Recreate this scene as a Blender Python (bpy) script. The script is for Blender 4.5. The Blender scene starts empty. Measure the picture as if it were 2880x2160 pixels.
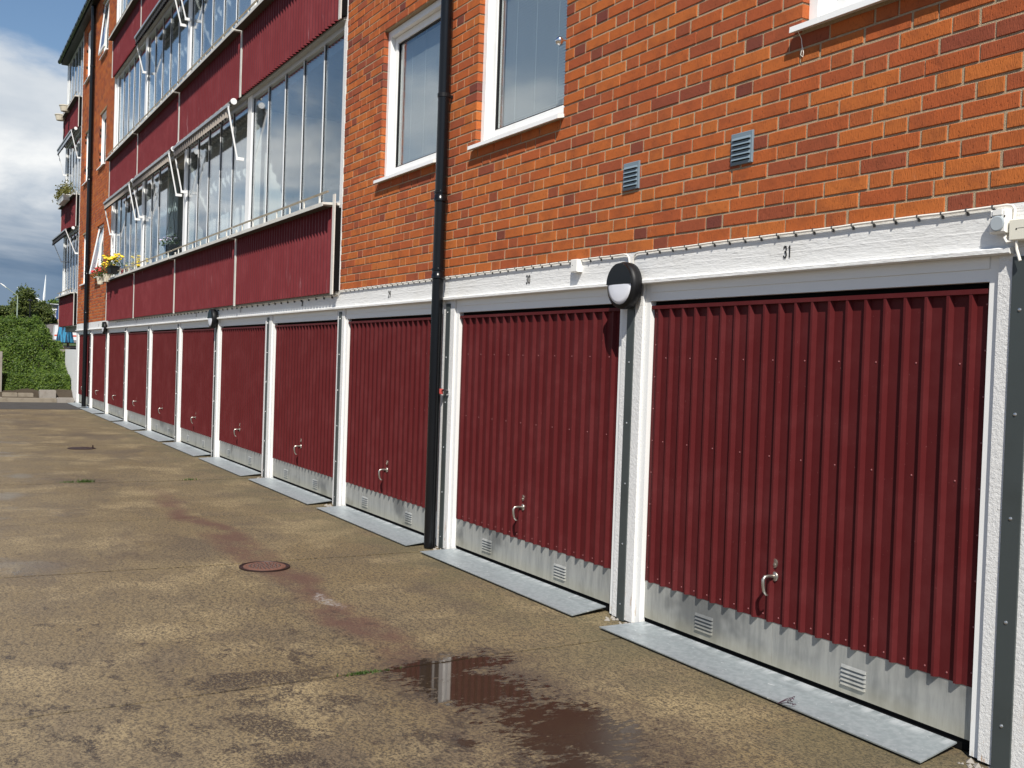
import bpy, math, random
from mathutils import Vector, Matrix

R = random.Random(11)
S = bpy.context.scene
COL = S.collection
D = 3.63          # camera to brick face
ZC = 1.51         # eye height

# ------------------------------------------------------------------ camera
cam_d = (-0.492244270, -0.034050878, 0.869790846)
cam_u = (0.033973642, -0.999224766, -0.019891161)
cam_n = (0.869793866, 0.019758653, 0.493019498)
cd = bpy.data.cameras.new('camera')
cd.sensor_width = 36.0
cd.lens = 36.0 * 2912 / 2880
cd.clip_start = 0.05
cd.clip_end = 5000
cam = bpy.data.objects.new('camera', cd)
COL.objects.link(cam)
rx = Vector((-cam_d[0], cam_n[0], cam_u[0]))
ry = Vector((cam_d[1], -cam_n[1], -cam_u[1]))
rz = Vector((cam_d[2], -cam_n[2], -cam_u[2]))
M = Matrix((rx, ry, rz)).transposed().to_4x4()
M.translation = Vector((0, 0, ZC))
cam.matrix_world = M
S.camera = cam

# ------------------------------------------------------------------ view, sun, sky
S.view_settings.view_transform = 'Standard'
S.view_settings.look = 'None'
S.view_settings.gamma = 1
S.view_settings.use_curve_mapping = False
S.view_settings.exposure = 0.32

SUN = Vector((1.6, -1.0, 2.1)).normalized()
sl = bpy.data.lights.new('sun', 'SUN')
sl.energy = 5.0
sl.angle = math.radians(0.5)
sl.color = (1.0, 0.955, 0.88)
so = bpy.data.objects.new('sun', sl)
COL.objects.link(so)
so.rotation_euler = SUN.to_track_quat('Z', 'Y').to_euler()
so.location = (20, -20, 30)

W = bpy.data.worlds.new('World')
S.world = W
W.use_nodes = True


class NT:
    """small helper that writes shader nodes"""
    def __init__(self, nt):
        self.nt = nt

    def n(self, typ, **kw):
        x = self.nt.nodes.new(typ)
        for k, v in kw.items():
            setattr(x, k, v)
        return x

    def put(self, sock, v):
        if v is None:
            return
        if isinstance(v, bpy.types.NodeSocket):
            self.nt.links.new(v, sock)
        elif isinstance(v, (tuple, list)) and sock.type == 'RGBA' and len(v) == 3:
            sock.default_value = (*v, 1)
        else:
            sock.default_value = v

    def m(self, op, a, b=None, c=None, clamp=False):
        x = self.n('ShaderNodeMath', operation=op, use_clamp=clamp)
        self.put(x.inputs[0], a)
        self.put(x.inputs[1], b)
        self.put(x.inputs[2], c)
        return x.outputs[0]

    def mix(self, f, a, b, blend='MIX'):
        x = self.n('ShaderNodeMix', data_type='RGBA', blend_type=blend)
        self.put(x.inputs[0], f)
        self.put(x.inputs[6], a)
        self.put(x.inputs[7], b)
        return x.outputs[2]

    def noise(self, v, scale, detail=4, rough=0.55, dist=0.0):
        x = self.n('ShaderNodeTexNoise')
        self.put(x.inputs['Vector'], v)
        x.inputs['Scale'].default_value = scale
        x.inputs['Detail'].default_value = detail
        x.inputs['Roughness'].default_value = rough
        x.inputs['Distortion'].default_value = dist
        return x.outputs[0]

    def noisec(self, v, scale, detail=2):
        x = self.n('ShaderNodeTexNoise')
        self.put(x.inputs['Vector'], v)
        x.inputs['Scale'].default_value = scale
        x.inputs['Detail'].default_value = detail
        return x.outputs[1]

    def ss(self, v, a, b):
        """smooth step a..b -> 0..1"""
        x = self.n('ShaderNodeMapRange', interpolation_type='SMOOTHSTEP')
        self.put(x.inputs[0], v)
        x.inputs[1].default_value = a
        x.inputs[2].default_value = b
        return x.outputs[0]

    def ramp(self, f, stops):
        x = self.n('ShaderNodeValToRGB')
        self.put(x.inputs[0], f)
        e = x.color_ramp.elements
        while len(e) < len(stops):
            e.new(0.5)
        for i, (p, c) in enumerate(stops):
            e[i].position = p
            e[i].color = (*c, 1)
        return x.outputs[0]

    def scale(self, v, s, loc=(0, 0, 0)):
        x = self.n('ShaderNodeMapping')
        self.put(x.inputs[0], v)
        x.inputs[1].default_value = loc
        x.inputs[3].default_value = s
        return x.outputs[0]

    def sep(self, v):
        x = self.n('ShaderNodeSeparateXYZ')
        self.put(x.inputs[0], v)
        return x.outputs

    def comb(self, a, b, c):
        x = self.n('ShaderNodeCombineXYZ')
        self.put(x.inputs[0], a)
        self.put(x.inputs[1], b)
        self.put(x.inputs[2], c)
        return x.outputs[0]

    def bump(self, h, strength=0.5, dist=0.01):
        x = self.n('ShaderNodeBump')
        x.inputs['Strength'].default_value = strength
        x.inputs['Distance'].default_value = dist
        self.put(x.inputs['Height'], h)
        return x.outputs[0]

    def pos(self):
        return self.n('ShaderNodeNewGeometry').outputs['Position']

    def obj(self):
        return self.n('ShaderNodeTexCoord').outputs['Object']


wn = NT(W.node_tree)
for x in list(W.node_tree.nodes):
    W.node_tree.nodes.remove(x)
sky = wn.n('ShaderNodeTexSky', sky_type='NISHITA', sun_disc=False)
sky.sun_elevation = math.asin(SUN.z)
sky.sun_rotation = math.atan2(SUN.x, SUN.y)
sky.air_density = 1.15
sky.dust_density = 0.35
sky.ozone_density = 4.5
gv = wn.n('ShaderNodeTexCoord').outputs['Generated']
sx, sy, sz = wn.sep(gv)[0:3]
zz = wn.m('MAXIMUM', sz, 0.0)
den = wn.m('ADD', zz, 0.16)
pc = wn.comb(wn.m('DIVIDE', sx, den), wn.m('DIVIDE', sy, den), wn.m('MULTIPLY', zz, 3.0))
n1 = wn.noise(wn.scale(pc, (1, 1, 1), (3.1, 0.6, 0.0)), 0.95, 9, 0.56, 0.35)
n2 = wn.noise(wn.scale(pc, (1, 1, 1), (3.1 + 0.13, 0.6 - 0.09, 0.12)), 0.95, 7, 0.54, 0.35)
n3 = wn.noise(wn.scale(pc, (1, 1, 1), (8.1, 2.6, 0.3)), 0.5, 4, 0.5, 0.2)
# more cover low down, gaps of blue higher up
cov = wn.ss(wn.m('ADD', n1, wn.m('MULTIPLY', wn.m('SUBTRACT', 0.23, zz), 1.15)), 0.44, 0.60)
lit = wn.m('ADD', 0.5, wn.m('MULTIPLY', wn.m('SUBTRACT', n1, n2), 6.0), clamp=True)
lit = wn.m('MULTIPLY', lit, wn.ss(n3, 0.20, 0.50))
under = wn.mix(wn.ss(zz, 0.26, 0.55), (5.6, 6.2, 6.9), (2.3, 2.8, 3.5))
bright = wn.mix(lit, under, (10.4, 10.4, 10.2))
low = wn.ss(wn.m('ADD', zz, wn.m('MULTIPLY', wn.m('SUBTRACT', n1, 0.5), 0.12)), 0.065, 0.155)
deck = wn.mix(wn.ss(n2, 0.42, 0.62), (0.95, 1.7, 2.9), (1.9, 2.7, 3.9))
ccol = wn.mix(low, deck, bright)
covl = wn.m('MAXIMUM', cov, wn.m('SUBTRACT', 1.0, low))
skyc = wn.mix(wn.m('MULTIPLY', covl, 0.96), sky.outputs[0], ccol)
bg = wn.n('ShaderNodeBackground')
wn.put(bg.inputs[0], skyc)
bg.inputs[1].default_value = 0.080
wo = wn.n('ShaderNodeOutputWorld')
W.node_tree.links.new(bg.outputs[0], wo.inputs[0])


# ------------------------------------------------------------------ materials
def material(name, base=(0.5, 0.5, 0.5), rough=0.6, metal=0.0, spec=0.5):
    m = bpy.data.materials.new(name)
    m.use_nodes = True
    t = NT(m.node_tree)
    b = m.node_tree.nodes['Principled BSDF']
    b.inputs['Base Color'].default_value = (*base, 1)
    b.inputs['Roughness'].default_value = rough
    b.inputs['Metallic'].default_value = metal
    b.inputs['Specular IOR Level'].default_value = spec
    return m, t, b


def dirty(name, base, rough=0.5, metal=0.0, amt=0.12, sc=6.0, bump=0.0, bsc=60.0, spec=0.4, tint=(0.45, 0.4, 0.33)):
    """paint or metal with soft uneven dirt and fine relief"""
    m, t, b = material(name, base, rough, metal, spec)
    p = t.pos()
    nz = t.noise(p, sc, 6, 0.62)
    dark = tuple(c * k for c, k in zip(base, tint))
    t.put(b.inputs['Base Color'], t.mix(t.m('MULTIPLY', t.ss(nz, 0.45, 0.78), amt * 3), base, dark))
    t.put(b.inputs['Roughness'], t.m('ADD', rough - 0.06, t.m('MULTIPLY', nz, 0.12)))
    if bump:
        t.put(b.inputs['Normal'], t.bump(t.noise(p, bsc, 4, 0.6), bump, 0.004))
    return m


# brick, one for single bricks (tint by object) and one for the joined field (tint by island)
def brick_material(name, single, header=False):
    m, t, b = material(name, rough=0.85, spec=0.2)
    if single:
        rnd = t.n('ShaderNodeObjectInfo').outputs['Random']
    else:
        rnd = t.n('ShaderNodeNewGeometry').outputs['Random Per Island']
    p = t.pos()
    if header:
        st_ = [(0.0, (0.47, 0.140, 0.034)), (0.40, (0.42, 0.112, 0.032)), (0.68, (0.36, 0.092, 0.034)), (0.84, (0.28, 0.072, 0.036)), (0.93, (0.20, 0.056, 0.036)), (1.0, (0.165, 0.046, 0.036))]
    else:
        st_ = [(0.0, (0.51, 0.150, 0.036)), (0.3, (0.475, 0.126, 0.031)), (0.6, (0.435, 0.106, 0.031)), (0.85, (0.385, 0.092, 0.033)), (0.96, (0.32, 0.080, 0.035)), (1.0, (0.26, 0.066, 0.036))]
    base = t.ramp(rnd, st_)
    cl = t.noise(p, 9, 5, 0.6)
    base = t.mix(t.m('MULTIPLY', t.ss(cl, 0.40, 0.75), 0.45), base, (0.20, 0.056, 0.026))
    pit = t.noise(t.scale(p, (1, 1, 0.32)), 170, 3, 0.65)
    fine = t.noise(t.scale(p, (1, 1, 0.12)), 320, 2, 0.6)
    base = t.mix(t.m('MULTIPLY', t.ss(pit, 0.60, 0.72), 0.6), base, (0.07, 0.02, 0.012))
    base = t.mix(t.m('MULTIPLY', t.ss(t.noise(p, 2.3, 6, 0.7), 0.66, 0.8), 0.25), base, (0.6, 0.42, 0.3))
    t.put(b.inputs['Base Color'], base)
    h = t.m('ADD', t.m('MULTIPLY', fine, 0.8), t.m('MULTIPLY', t.m('SUBTRACT', 1.0, t.ss(pit, 0.58, 0.74)), 0.7))
    t.put(b.inputs['Normal'], t.bump(h, 0.8, 0.005))
    return m


M_brick1 = brick_material('fired_brick_single', True)
M_brick2 = brick_material('fired_brick_field', False)
M_brick1h = brick_material('fired_brick_header_single', True, True)
M_brick2h = brick_material('fired_brick_header_field', False, True)

M_mortar, t, b = material('sandy_mortar', rough=0.95, spec=0.1)
p = t.pos()
g1 = t.noise(p, 260, 3, 0.7)
g2 = t.noise(p, 14, 4, 0.6)
t.put(b.inputs['Base Color'], t.mix(t.ss(g1, 0.4, 0.66), (0.32, 0.235, 0.15), t.mix(g2, (0.62, 0.48, 0.315), (0.54, 0.42, 0.28))))
t.put(b.inputs['Normal'], t.bump(g1, 0.8, 0.006))

# white painted concrete with board marks
M_beam, t, b = material('white_painted_concrete', (0.80, 0.79, 0.77), 0.6, 0, 0.3)
p = t.pos()
a1 = t.noise(t.scale(p, (1.2, 1, 9)), 7, 5, 0.65)
a2 = t.noise(t.scale(p, (0.5, 1, 1)), 46, 4, 0.6)
a3 = t.noise(p, 2.0, 5, 0.6)
lines = t.m('ABSOLUTE', t.m('SUBTRACT', t.m('FRACT', t.m('ADD', t.m('MULTIPLY', t.sep(p)[2], 15.4), t.m('MULTIPLY', t.noise(p, 1.6, 3), 0.5))), 0.5))
ridge = t.m('SUBTRACT', 1.0, t.ss(lines, 0.0, 0.09))
hh = t.m('ADD', t.m('ADD', t.m('MULTIPLY', a1, 1.0), t.m('MULTIPLY', a2, 0.7)), t.m('MULTIPLY', ridge, 0.16))
t.put(b.inputs['Normal'], t.bump(hh, 0.6, 0.007))
t.put(b.inputs['Base Color'], t.mix(t.m('MULTIPLY', t.ss(a3, 0.5, 0.75), 0.22), (0.725, 0.72, 0.70), (0.54, 0.51, 0.44)))

# rough white pillar paint, rust and grime creeping up from the ground
M_pillar, t, b = material('white_pillar_paint', (0.8, 0.79, 0.77), 0.65, 0, 0.3)
p = t.pos()
z = t.sep(p)[2]
rn = t.noise(t.scale(p, (6, 6, 1.3)), 7, 5, 0.65)
t.put(b.inputs['Normal'], t.bump(t.noise(p, 75, 5, 0.68), 0.75, 0.007))
grime = t.m('MULTIPLY', t.m('SUBTRACT', 1.0, t.ss(z, 0.02, 0.36)), t.ss(rn, 0.57, 0.67))
col = t.mix(t.m('MULTIPLY', t.noise(p, 3, 5, .6), 0.25), (0.73, 0.725, 0.71), (0.58, 0.555, 0.50))
t.put(b.inputs['Base Color'], t.mix(t.m('MULTIPLY', grime, 0.9), col, (0.42, 0.20, 0.05)))

M_frame, t, b = material('white_steel_frame_paint', (0.78, 0.78, 0.76), 0.45, 0, 0.4)
p = t.pos()
z = t.sep(p)[2]
rn = t.noise(t.scale(p, (5, 5, 1.2)), 9, 5, 0.65)
grime = t.m('MULTIPLY', t.m('SUBTRACT', 1.0, t.ss(z, 0.01, 0.22)), t.ss(rn, 0.56, 0.67))
t.put(b.inputs['Base Color'], t.mix(t.m('MULTIPLY', grime, 0.8), t.mix(t.m('MULTIPLY', t.noise(p, 5, 5), 0.2), (0.80, 0.80, 0.78), (0.62, 0.6, 0.56)), (0.4, 0.25, 0.1)))
M_white = dirty('white_window_paint', (0.82, 0.82, 0.80), 0.4, amt=0.05)
M_cream = dirty('beige_flat_bar', (0.62, 0.60, 0.545), 0.5, amt=0.12)
M_strip = dirty('grey_cover_strip', (0.050, 0.060, 0.060), 0.42, amt=0.12, sc=3)
M_black = dirty('black_pipe_lacquer', (0.0045, 0.005, 0.006), 0.25, amt=0.1, spec=0.35)
M_blackm = material('matt_black', (0.006, 0.006, 0.007), 0.5, 0, 0.3)[0]
M_dark = material('dark_gap', (0.006, 0.006, 0.006), 0.9, 0, 0.1)[0]


def red_paint(name, base, stain):
    m, t, b = material(name, base, 0.45, 0, 0.10)
    p = t.pos()
    nz = t.noise(p, 3.0, 6, 0.65)
    fade = tuple(min(1, c * 1.35 + 0.012) for c in base)
    c = t.mix(t.m('MULTIPLY', t.ss(nz, 0.4, 0.75), 0.5), base, fade)
    spk = t.noise(p, 95, 2, 0.5)
    c = t.mix(t.m('MULTIPLY', t.ss(spk, 0.745, 0.78), 0.35), c, (0.35, 0.16, 0.15))
    if stain:
        st = t.noise(t.scale(p, (7.0, 1, 0.55)), 3.2, 6, 0.7)
        big = t.noise(p, 0.55, 3, 0.5)
        up = t.m('MULTIPLY', t.ss(st, 0.60, 0.74), t.ss(big, 0.52, 0.66))
        c = t.mix(t.m('MULTIPLY', up, 0.55), c, (0.55, 0.40, 0.42))
        t.put(b.inputs['Roughness'], 0.55)
    t.put(b.inputs['Base Color'], c)
    t.put(b.inputs['Normal'], t.bump(t.noise(p, 30, 3), 0.06, 0.003))
    return m


M_door = red_paint('oxblood_door_paint', (0.082, 0.0118, 0.0128), False)
M_panel = red_paint('faded_red_panel_paint', (0.128, 0.0205, 0.0240), True)

# galvanised / aluminium
M_kick, t, b = material('grey_kick_plate_metal', (0.36, 0.36, 0.345), 0.5, 0.25, 0.4)
p = t.pos()
v = t.noise(t.scale(p, (9, 9, 1.2)), 2.6, 6, 0.65)
bl = t.noise(p, 2.1, 4, 0.55)
c = t.mix(t.ss(v, 0.35, 0.7), (0.37, 0.37, 0.345), (0.265, 0.27, 0.257))
c = t.mix(t.m('MULTIPLY', t.ss(bl, 0.53, 0.68), 0.7), c, (0.10, 0.104, 0.104))
zz2 = t.sep(p)[2]
c = t.mix(t.m('MULTIPLY', t.m('SUBTRACT', 1.0, t.ss(zz2, 0.05, 0.16)), 0.4), c, (0.37, 0.33, 0.21))
t.put(b.inputs['Base Color'], c)
M_galv, t, b = material('galvanised_ramp_steel', (0.5, 0.53, 0.55), 0.42, 0.55, 0.5)
p = t.pos()
v = t.noise(p, 34, 4, 0.6)
v2 = t.noise(t.scale(p, (1, 3, 1)), 3.2, 5, 0.65)
c = t.mix(t.ss(v, 0.35, 0.65), (0.36, 0.405, 0.42), (0.45, 0.49, 0.505))
c = t.mix(t.m('MULTIPLY', t.ss(v2, 0.5, 0.72), 0.5), c, (0.25, 0.27, 0.28))
sp = t.noise(t.scale(p, (1, 1.6, 1)), 24, 3, 0.6)
c = t.mix(t.m('MULTIPLY', t.ss(sp, 0.68, 0.72), 0.85), c, (0.78, 0.80, 0.80))
yy = t.sep(p)[1]
wm = t.m('MULTIPLY', t.ss(yy, D - 0.04, D + 0.03), t.ss(t.noise(t.scale(p, (3, 0.6, 1)), 6, 4, .6), 0.42, 0.62))
c = t.mix(t.m('MULTIPLY', wm, 0.75), c, (0.75, 0.78, 0.8))
t.put(b.inputs['Base Color'], c)
t.put(b.inputs['Roughness'], t.m('ADD', 0.34, t.m('MULTIPLY', v2, 0.25)))
M_steel = material('brushed_steel', (0.46, 0.43, 0.38), 0.36, 0.9)[0]
M_chrome = material('chrome', (0.85, 0.85, 0.86), 0.08, 1.0)[0]
M_bluegrey = dirty('blue_grey_vent_paint', (0.17, 0.225, 0.265), 0.42, amt=0.08)
M_rivet = material('pale_rivet', (0.30, 0.11, 0.11), 0.4, 0.1)[0]
M_screw = material('zinc_screw', (0.55, 0.56, 0.57), 0.3, 0.9)[0]
M_lens = material('opal_lamp_lens', (0.72, 0.73, 0.78), 0.35)[0]
M_plastic = dirty('white_plastic', (0.78, 0.77, 0.73), 0.4, amt=0.05)
M_plasticg = material('grey_plastic', (0.38, 0.42, 0.44), 0.45)[0]
M_beigepl = dirty('cream_plastic', (0.74, 0.71, 0.60), 0.45, amt=0.05)
M_cable = material('cream_cable_sheath', (0.78, 0.74, 0.66), 0.45)[0]
M_soffit = dirty('grey_soffit_board', (0.34, 0.34, 0.32), 0.7, amt=0.15)
M_room = material('pale_interior_plaster', (0.55, 0.54, 0.51), 0.9)[0]
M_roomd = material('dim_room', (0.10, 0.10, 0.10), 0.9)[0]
M_curtain = material('white_curtain_cloth', (0.75, 0.76, 0.76), 0.9)[0]
M_blind = material('grey_blind_slat', (0.36, 0.39, 0.42), 0.6)[0]
M_alu = material('anodised_edge_profile', (0.52, 0.54, 0.56), 0.4, 0.3)[0]
M_edge = material('pale_glazing_profile', (0.66, 0.68, 0.69), 0.4, 0.1)[0]
M_under = dirty('dark_brown_steel', (0.055, 0.042, 0.032), 0.8, amt=0.2)
M_rail = dirty('weathered_rail', (0.30, 0.26, 0.19), 0.6, amt=0.2)
M_awnbar = material('grey_awning_bar', (0.38, 0.40, 0.42), 0.4, 0.4)[0]
M_arm = material('white_awning_arm', (0.78, 0.78, 0.77), 0.4)[0]
M_clip = material('grey_clip_plastic', (0.07, 0.07, 0.07), 0.6)[0]
M_num = material('black_stencil_ink', (0.015, 0.015, 0.017), 0.7)[0]
M_redbox = material('red_plastic', (0.42, 0.06, 0.05), 0.5)[0]

M_awn, t, b = material('striped_awning_cloth', rough=0.9)
xx = t.sep(t.obj())[0]
st = t.ss(t.m('ABSOLUTE', t.m('SUBTRACT', t.m('FRACT', t.m('MULTIPLY', xx, 7.0)), 0.5)), 0.22, 0.28)
t.put(b.inputs['Base Color'], t.mix(st, (0.30, 0.26, 0.22), (0.05, 0.045, 0.045)))
M_awnd = material('black_awning_cloth', (0.02, 0.02, 0.022), 0.9)[0]

# pane: clear, with mirror-like reflection that grows at grazing angles
M_glass = bpy.data.materials.new('window_glass')
M_glass.use_nodes = True
nt = M_glass.node_tree
for x in list(nt.nodes):
    nt.nodes.remove(x)
t = NT(nt)
lw = t.n('ShaderNodeLayerWeight')
lw.inputs[0].default_value = 0.5
frv = t.m('ADD', 0.10, t.m('MULTIPLY', 0.85, t.m('POWER', lw.outputs['Facing'], 4.6)))
tr = t.n('ShaderNodeBsdfTransparent')
tr.inputs[0].default_value = (0.92, 0.95, 0.95, 1)
gl = t.n('ShaderNodeBsdfGlossy')
gl.inputs['Roughness'].default_value = 0.0
gl.inputs['Color'].default_value = (0.95, 0.97, 1, 1)
wob = t.bump(t.noise(t.pos(), 1.3, 2), 0.02, 0.05)
t.put(gl.inputs['Normal'], wob)
mx = t.n('ShaderNodeMixShader')
t.put(mx.inputs[0], frv)
nt.links.new(tr.outputs[0], mx.inputs[1])
nt.links.new(gl.outputs[0], mx.inputs[2])
ou = t.n('ShaderNodeOutputMaterial')
nt.links.new(mx.outputs[0], ou.inputs[0])


def leaf_material(name, c1, c2, c3):
    m, t, b = material(name, c1, 0.55, 0, 0.35)
    r = t.n('ShaderNodeNewGeometry').outputs['Random Per Island']
    t.put(b.inputs['Base Color'], t.ramp(r, [(0.0, c1), (0.5, c2), (1.0, c3)]))
    tl = t.n('ShaderNodeBsdfTranslucent')
    t.put(tl.inputs[0], t.ramp(r, [(0.0, c2), (1.0, tuple(min(1, k * 1.5) for k in c3))]))
    mx = t.n('ShaderNodeMixShader')
    mx.inputs[0].default_value = 0.3
    out = [q for q in m.node_tree.nodes if q.type == 'OUTPUT_MATERIAL'][0]
    m.node_tree.links.new(b.outputs[0], mx.inputs[1])
    m.node_tree.links.new(tl.outputs[0], mx.inputs[2])
    m.node_tree.links.new(mx.outputs[0], out.inputs[0])
    return m


M_hedge = leaf_material('hedge_leaf', (0.026, 0.055, 0.008), (0.068, 0.122, 0.015), (0.150, 0.215, 0.034))
M_tree = leaf_material('dark_tree_leaf', (0.032, 0.052, 0.012), (0.072, 0.100, 0.020), (0.150, 0.175, 0.042))
M_pale = leaf_material('pale_shrub_leaf', (0.07, 0.095, 0.04), (0.17, 0.20, 0.11), (0.42, 0.45, 0.33))
M_leaf = leaf_material('pot_plant_leaf', (0.03, 0.06, 0.012), (0.055, 0.10, 0.02), (0.09, 0.14, 0.03))
M_olive = leaf_material('olive_plant_leaf', (0.06, 0.065, 0.015), (0.12, 0.12, 0.025), (0.22, 0.2, 0.05))
M_bark = dirty('tree_bark', (0.055, 0.042, 0.03), 0.9, amt=0.2, sc=20)
M_yellow = material('yellow_petal', (0.80, 0.55, 0.01), 0.6)[0]
M_redfl = material('red_petal', (0.50, 0.015, 0.02), 0.6)[0]
M_pink = material('pale_lilac_petal', (0.62, 0.52, 0.68), 0.6)[0]
M_pot = dirty('cream_pot', (0.62, 0.56, 0.44), 0.6)
M_soil = dirty('bank_soil', (0.050, 0.038, 0.025), 0.95, amt=0.2, sc=5, bump=0.6, bsc=12)
M_kerb = dirty('kerb_concrete', (0.25, 0.215, 0.165), 0.9, amt=0.2, sc=4, bump=0.5, bsc=40)
M_kerbg = dirty('grey_concrete_block', (0.27, 0.245, 0.215), 0.9, amt=0.15, sc=5, bump=0.5, bsc=40)
M_asph = dirty('dark_asphalt', (0.055, 0.05, 0.046), 0.85, amt=0.15, sc=3, bump=0.6, bsc=90)
M_road = dirty('far_road', (0.16, 0.14, 0.13), 0.9, amt=0.1, sc=1)
M_turf = dirty('far_turf', (0.05, 0.08, 0.02), 0.95, amt=0.2, sc=1.5)
M_iron, t, b = material('rusty_cast_iron', (0.16, 0.075, 0.05), 0.6, 0.3)
p = t.pos()
t.put(b.inputs['Base Color'], t.mix(t.noise(p, 40, 4, .6), (0.26, 0.125, 0.085), (0.10, 0.045, 0.032)))
M_irond = material('dark_iron_ring', (0.035, 0.018, 0.015), 0.5, 0.3)[0]

# yard concrete: tan, blotched, speckled, damp in places, a puddle by the near doors
M_yard, t, b = material('stained_yard_concrete', rough=0.85, spec=0.5)
p = t.pos()
px, py, pz = t.sep(p)[0:3]
pw = t.n('ShaderNodeVectorMath', operation='ADD')
nzc = t.n('ShaderNodeVectorMath', operation='SCALE')
t.put(nzc.inputs[0], t.noisec(p, 1.7, 4))
nzc.inputs['Scale'].default_value = 0.55
t.put(pw.inputs[0], p)
t.put(pw.inputs[1], nzc.outputs[0])
wx, wy, wz = t.sep(pw.outputs[0])[0:3]      # warped position, shifted by about 0.27


def ell(cx, cy, ra, rb, ang=0.0, warp=True):
    """1 in the middle of an ellipse, 0 on its rim, negative outside"""
    ox, oy = (wx, wy) if warp else (px, py)
    k = 0.275 if warp else 0.0
    dx = t.m('SUBTRACT', ox, cx + k)
    dy = t.m('SUBTRACT', oy, cy + k)
    ca, sa = math.cos(ang), math.sin(ang)
    u = t.m('DIVIDE', t.m('ADD', t.m('MULTIPLY', dx, ca), t.m('MULTIPLY', dy, sa)), ra)
    v = t.m('DIVIDE', t.m('SUBTRACT', t.m('MULTIPLY', dy, ca), t.m('MULTIPLY', dx, sa)), rb)
    return t.m('SUBTRACT', 1.0, t.m('SQRT', t.m('ADD', t.m('MULTIPLY', u, u), t.m('MULTIPLY', v, v))))


big = t.noise(p, 0.55, 6, 0.6)
mid = t.noise(t.scale(p, (0.6, 1, 1)), 2.6, 7, 0.65)
grain = t.noise(p, 120, 4, 0.7)
grain2 = t.noise(p, 78, 4, 0.68)
c = t.mix(t.ss(big, 0.35, 0.68), (0.160, 0.108, 0.042), (0.200, 0.144, 0.066))
c = t.mix(t.m('MULTIPLY', t.ss(mid, 0.42, 0.66), 0.55), c, (0.095, 0.066, 0.037))
c = t.mix(t.m('MULTIPLY', t.ss(t.noise(p, 1.2, 7, .68), 0.49, 0.64), 0.72), c, (0.345, 0.258, 0.128))
c = t.mix(t.m('MULTIPLY', t.ss(t.noise(t.scale(p, (0.7, 1.1, 1), (4, 2, 0)), 0.9, 7, .68), 0.50, 0.63), 0.70), c, (0.075, 0.048, 0.028))
c = t.mix(t.m('MULTIPLY', t.ss(grain, 0.35, 0.65), 0.5), c, t.mix(0.5, c, (0.31, 0.255, 0.18)))
# pits
c = t.mix(t.m('MULTIPLY', t.ss(grain2, 0.49, 0.58), 0.78), c, (0.046, 0.034, 0.024))
mot = t.noise(t.scale(p, (1.0, 1.5, 1)), 27, 6, 0.72)
c = t.mix(t.m('MULTIPLY', t.ss(mot, 0.48, 0.60), 0.70), c, (0.040, 0.028, 0.018))
# greenish damp band along the doors
wallband = t.m('MULTIPLY', t.ss(py, 2.55, 3.45), t.ss(t.noise(p, 1.9, 5, .6), 0.36, 0.62))
c = t.mix(t.m('MULTIPLY', wallband, 0.5), c, (0.085, 0.075, 0.035))
# greyer towards the open side
side = t.m('SUBTRACT', 1.0, t.ss(py, 0.2, 1.9))
c = t.mix(t.m('MULTIPLY', side, 0.28), c, (0.225, 0.180, 0.122))
# rust stain down the drain line
ry_ = t.m('ABSOLUTE', t.m('SUBTRACT', wy, 2.17 + 0.275))
rust = t.m('MULTIPLY', t.m('SUBTRACT', 1.0, t.ss(ry_, 0.02, 0.22)), t.m('MULTIPLY', t.ss(px, -12.5, -10.0), t.m('SUBTRACT', 1.0, t.ss(px, -4.9, -4.3))))
rust = t.m('MULTIPLY', rust, t.ss(t.noise(p, 2.4, 5, .65), 0.30, 0.56))
c = t.mix(t.m('MULTIPLY', rust, 0.85), c, (0.092, 0.042, 0.028))
# dark damp flecks, most of them near
fl = t.noise(t.scale(p, (0.85, 1.25, 1)), 4.6, 7, 0.66)
fl2 = t.noise(p, 17, 4, 0.6)
near = t.ss(px, -7.5, -4.0)
flk = t.ss(t.m('ADD', t.m('ADD', fl, t.m('MULTIPLY', t.m('SUBTRACT', fl2, 0.5), 0.45)), t.m('MULTIPLY', near, 0.085)), 0.615, 0.715)
flk = t.m('MULTIPLY', flk, t.m('MULTIPLY', t.ss(px, -12.0, -6.0), t.m('SUBTRACT', 1.0, t.ss(py, 1.9, 2.8))))
spk_ = t.m('MAXIMUM', t.m('MAXIMUM', ell(-4.74, 1.42, 0.13, 0.46), ell(-4.12, 1.22, 0.17, 0.15)), t.m('MAXIMUM', ell(-3.74, 1.16, 0.15, 0.18), ell(-4.32, 1.62, 0.11, 0.08)))
spk_ = t.ss(t.m('ADD', spk_, t.m('MULTIPLY', t.m('SUBTRACT', fl2, 0.5), 1.6)), 0.0, 0.4)
flk = t.m('MAXIMUM', flk, t.m('MULTIPLY', spk_, 0.95))
flk = t.m('MULTIPLY', flk, t.ss(t.noise(t.scale(p, (1, 1.4, 1)), 55, 4, 0.7), 0.36, 0.56))
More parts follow.
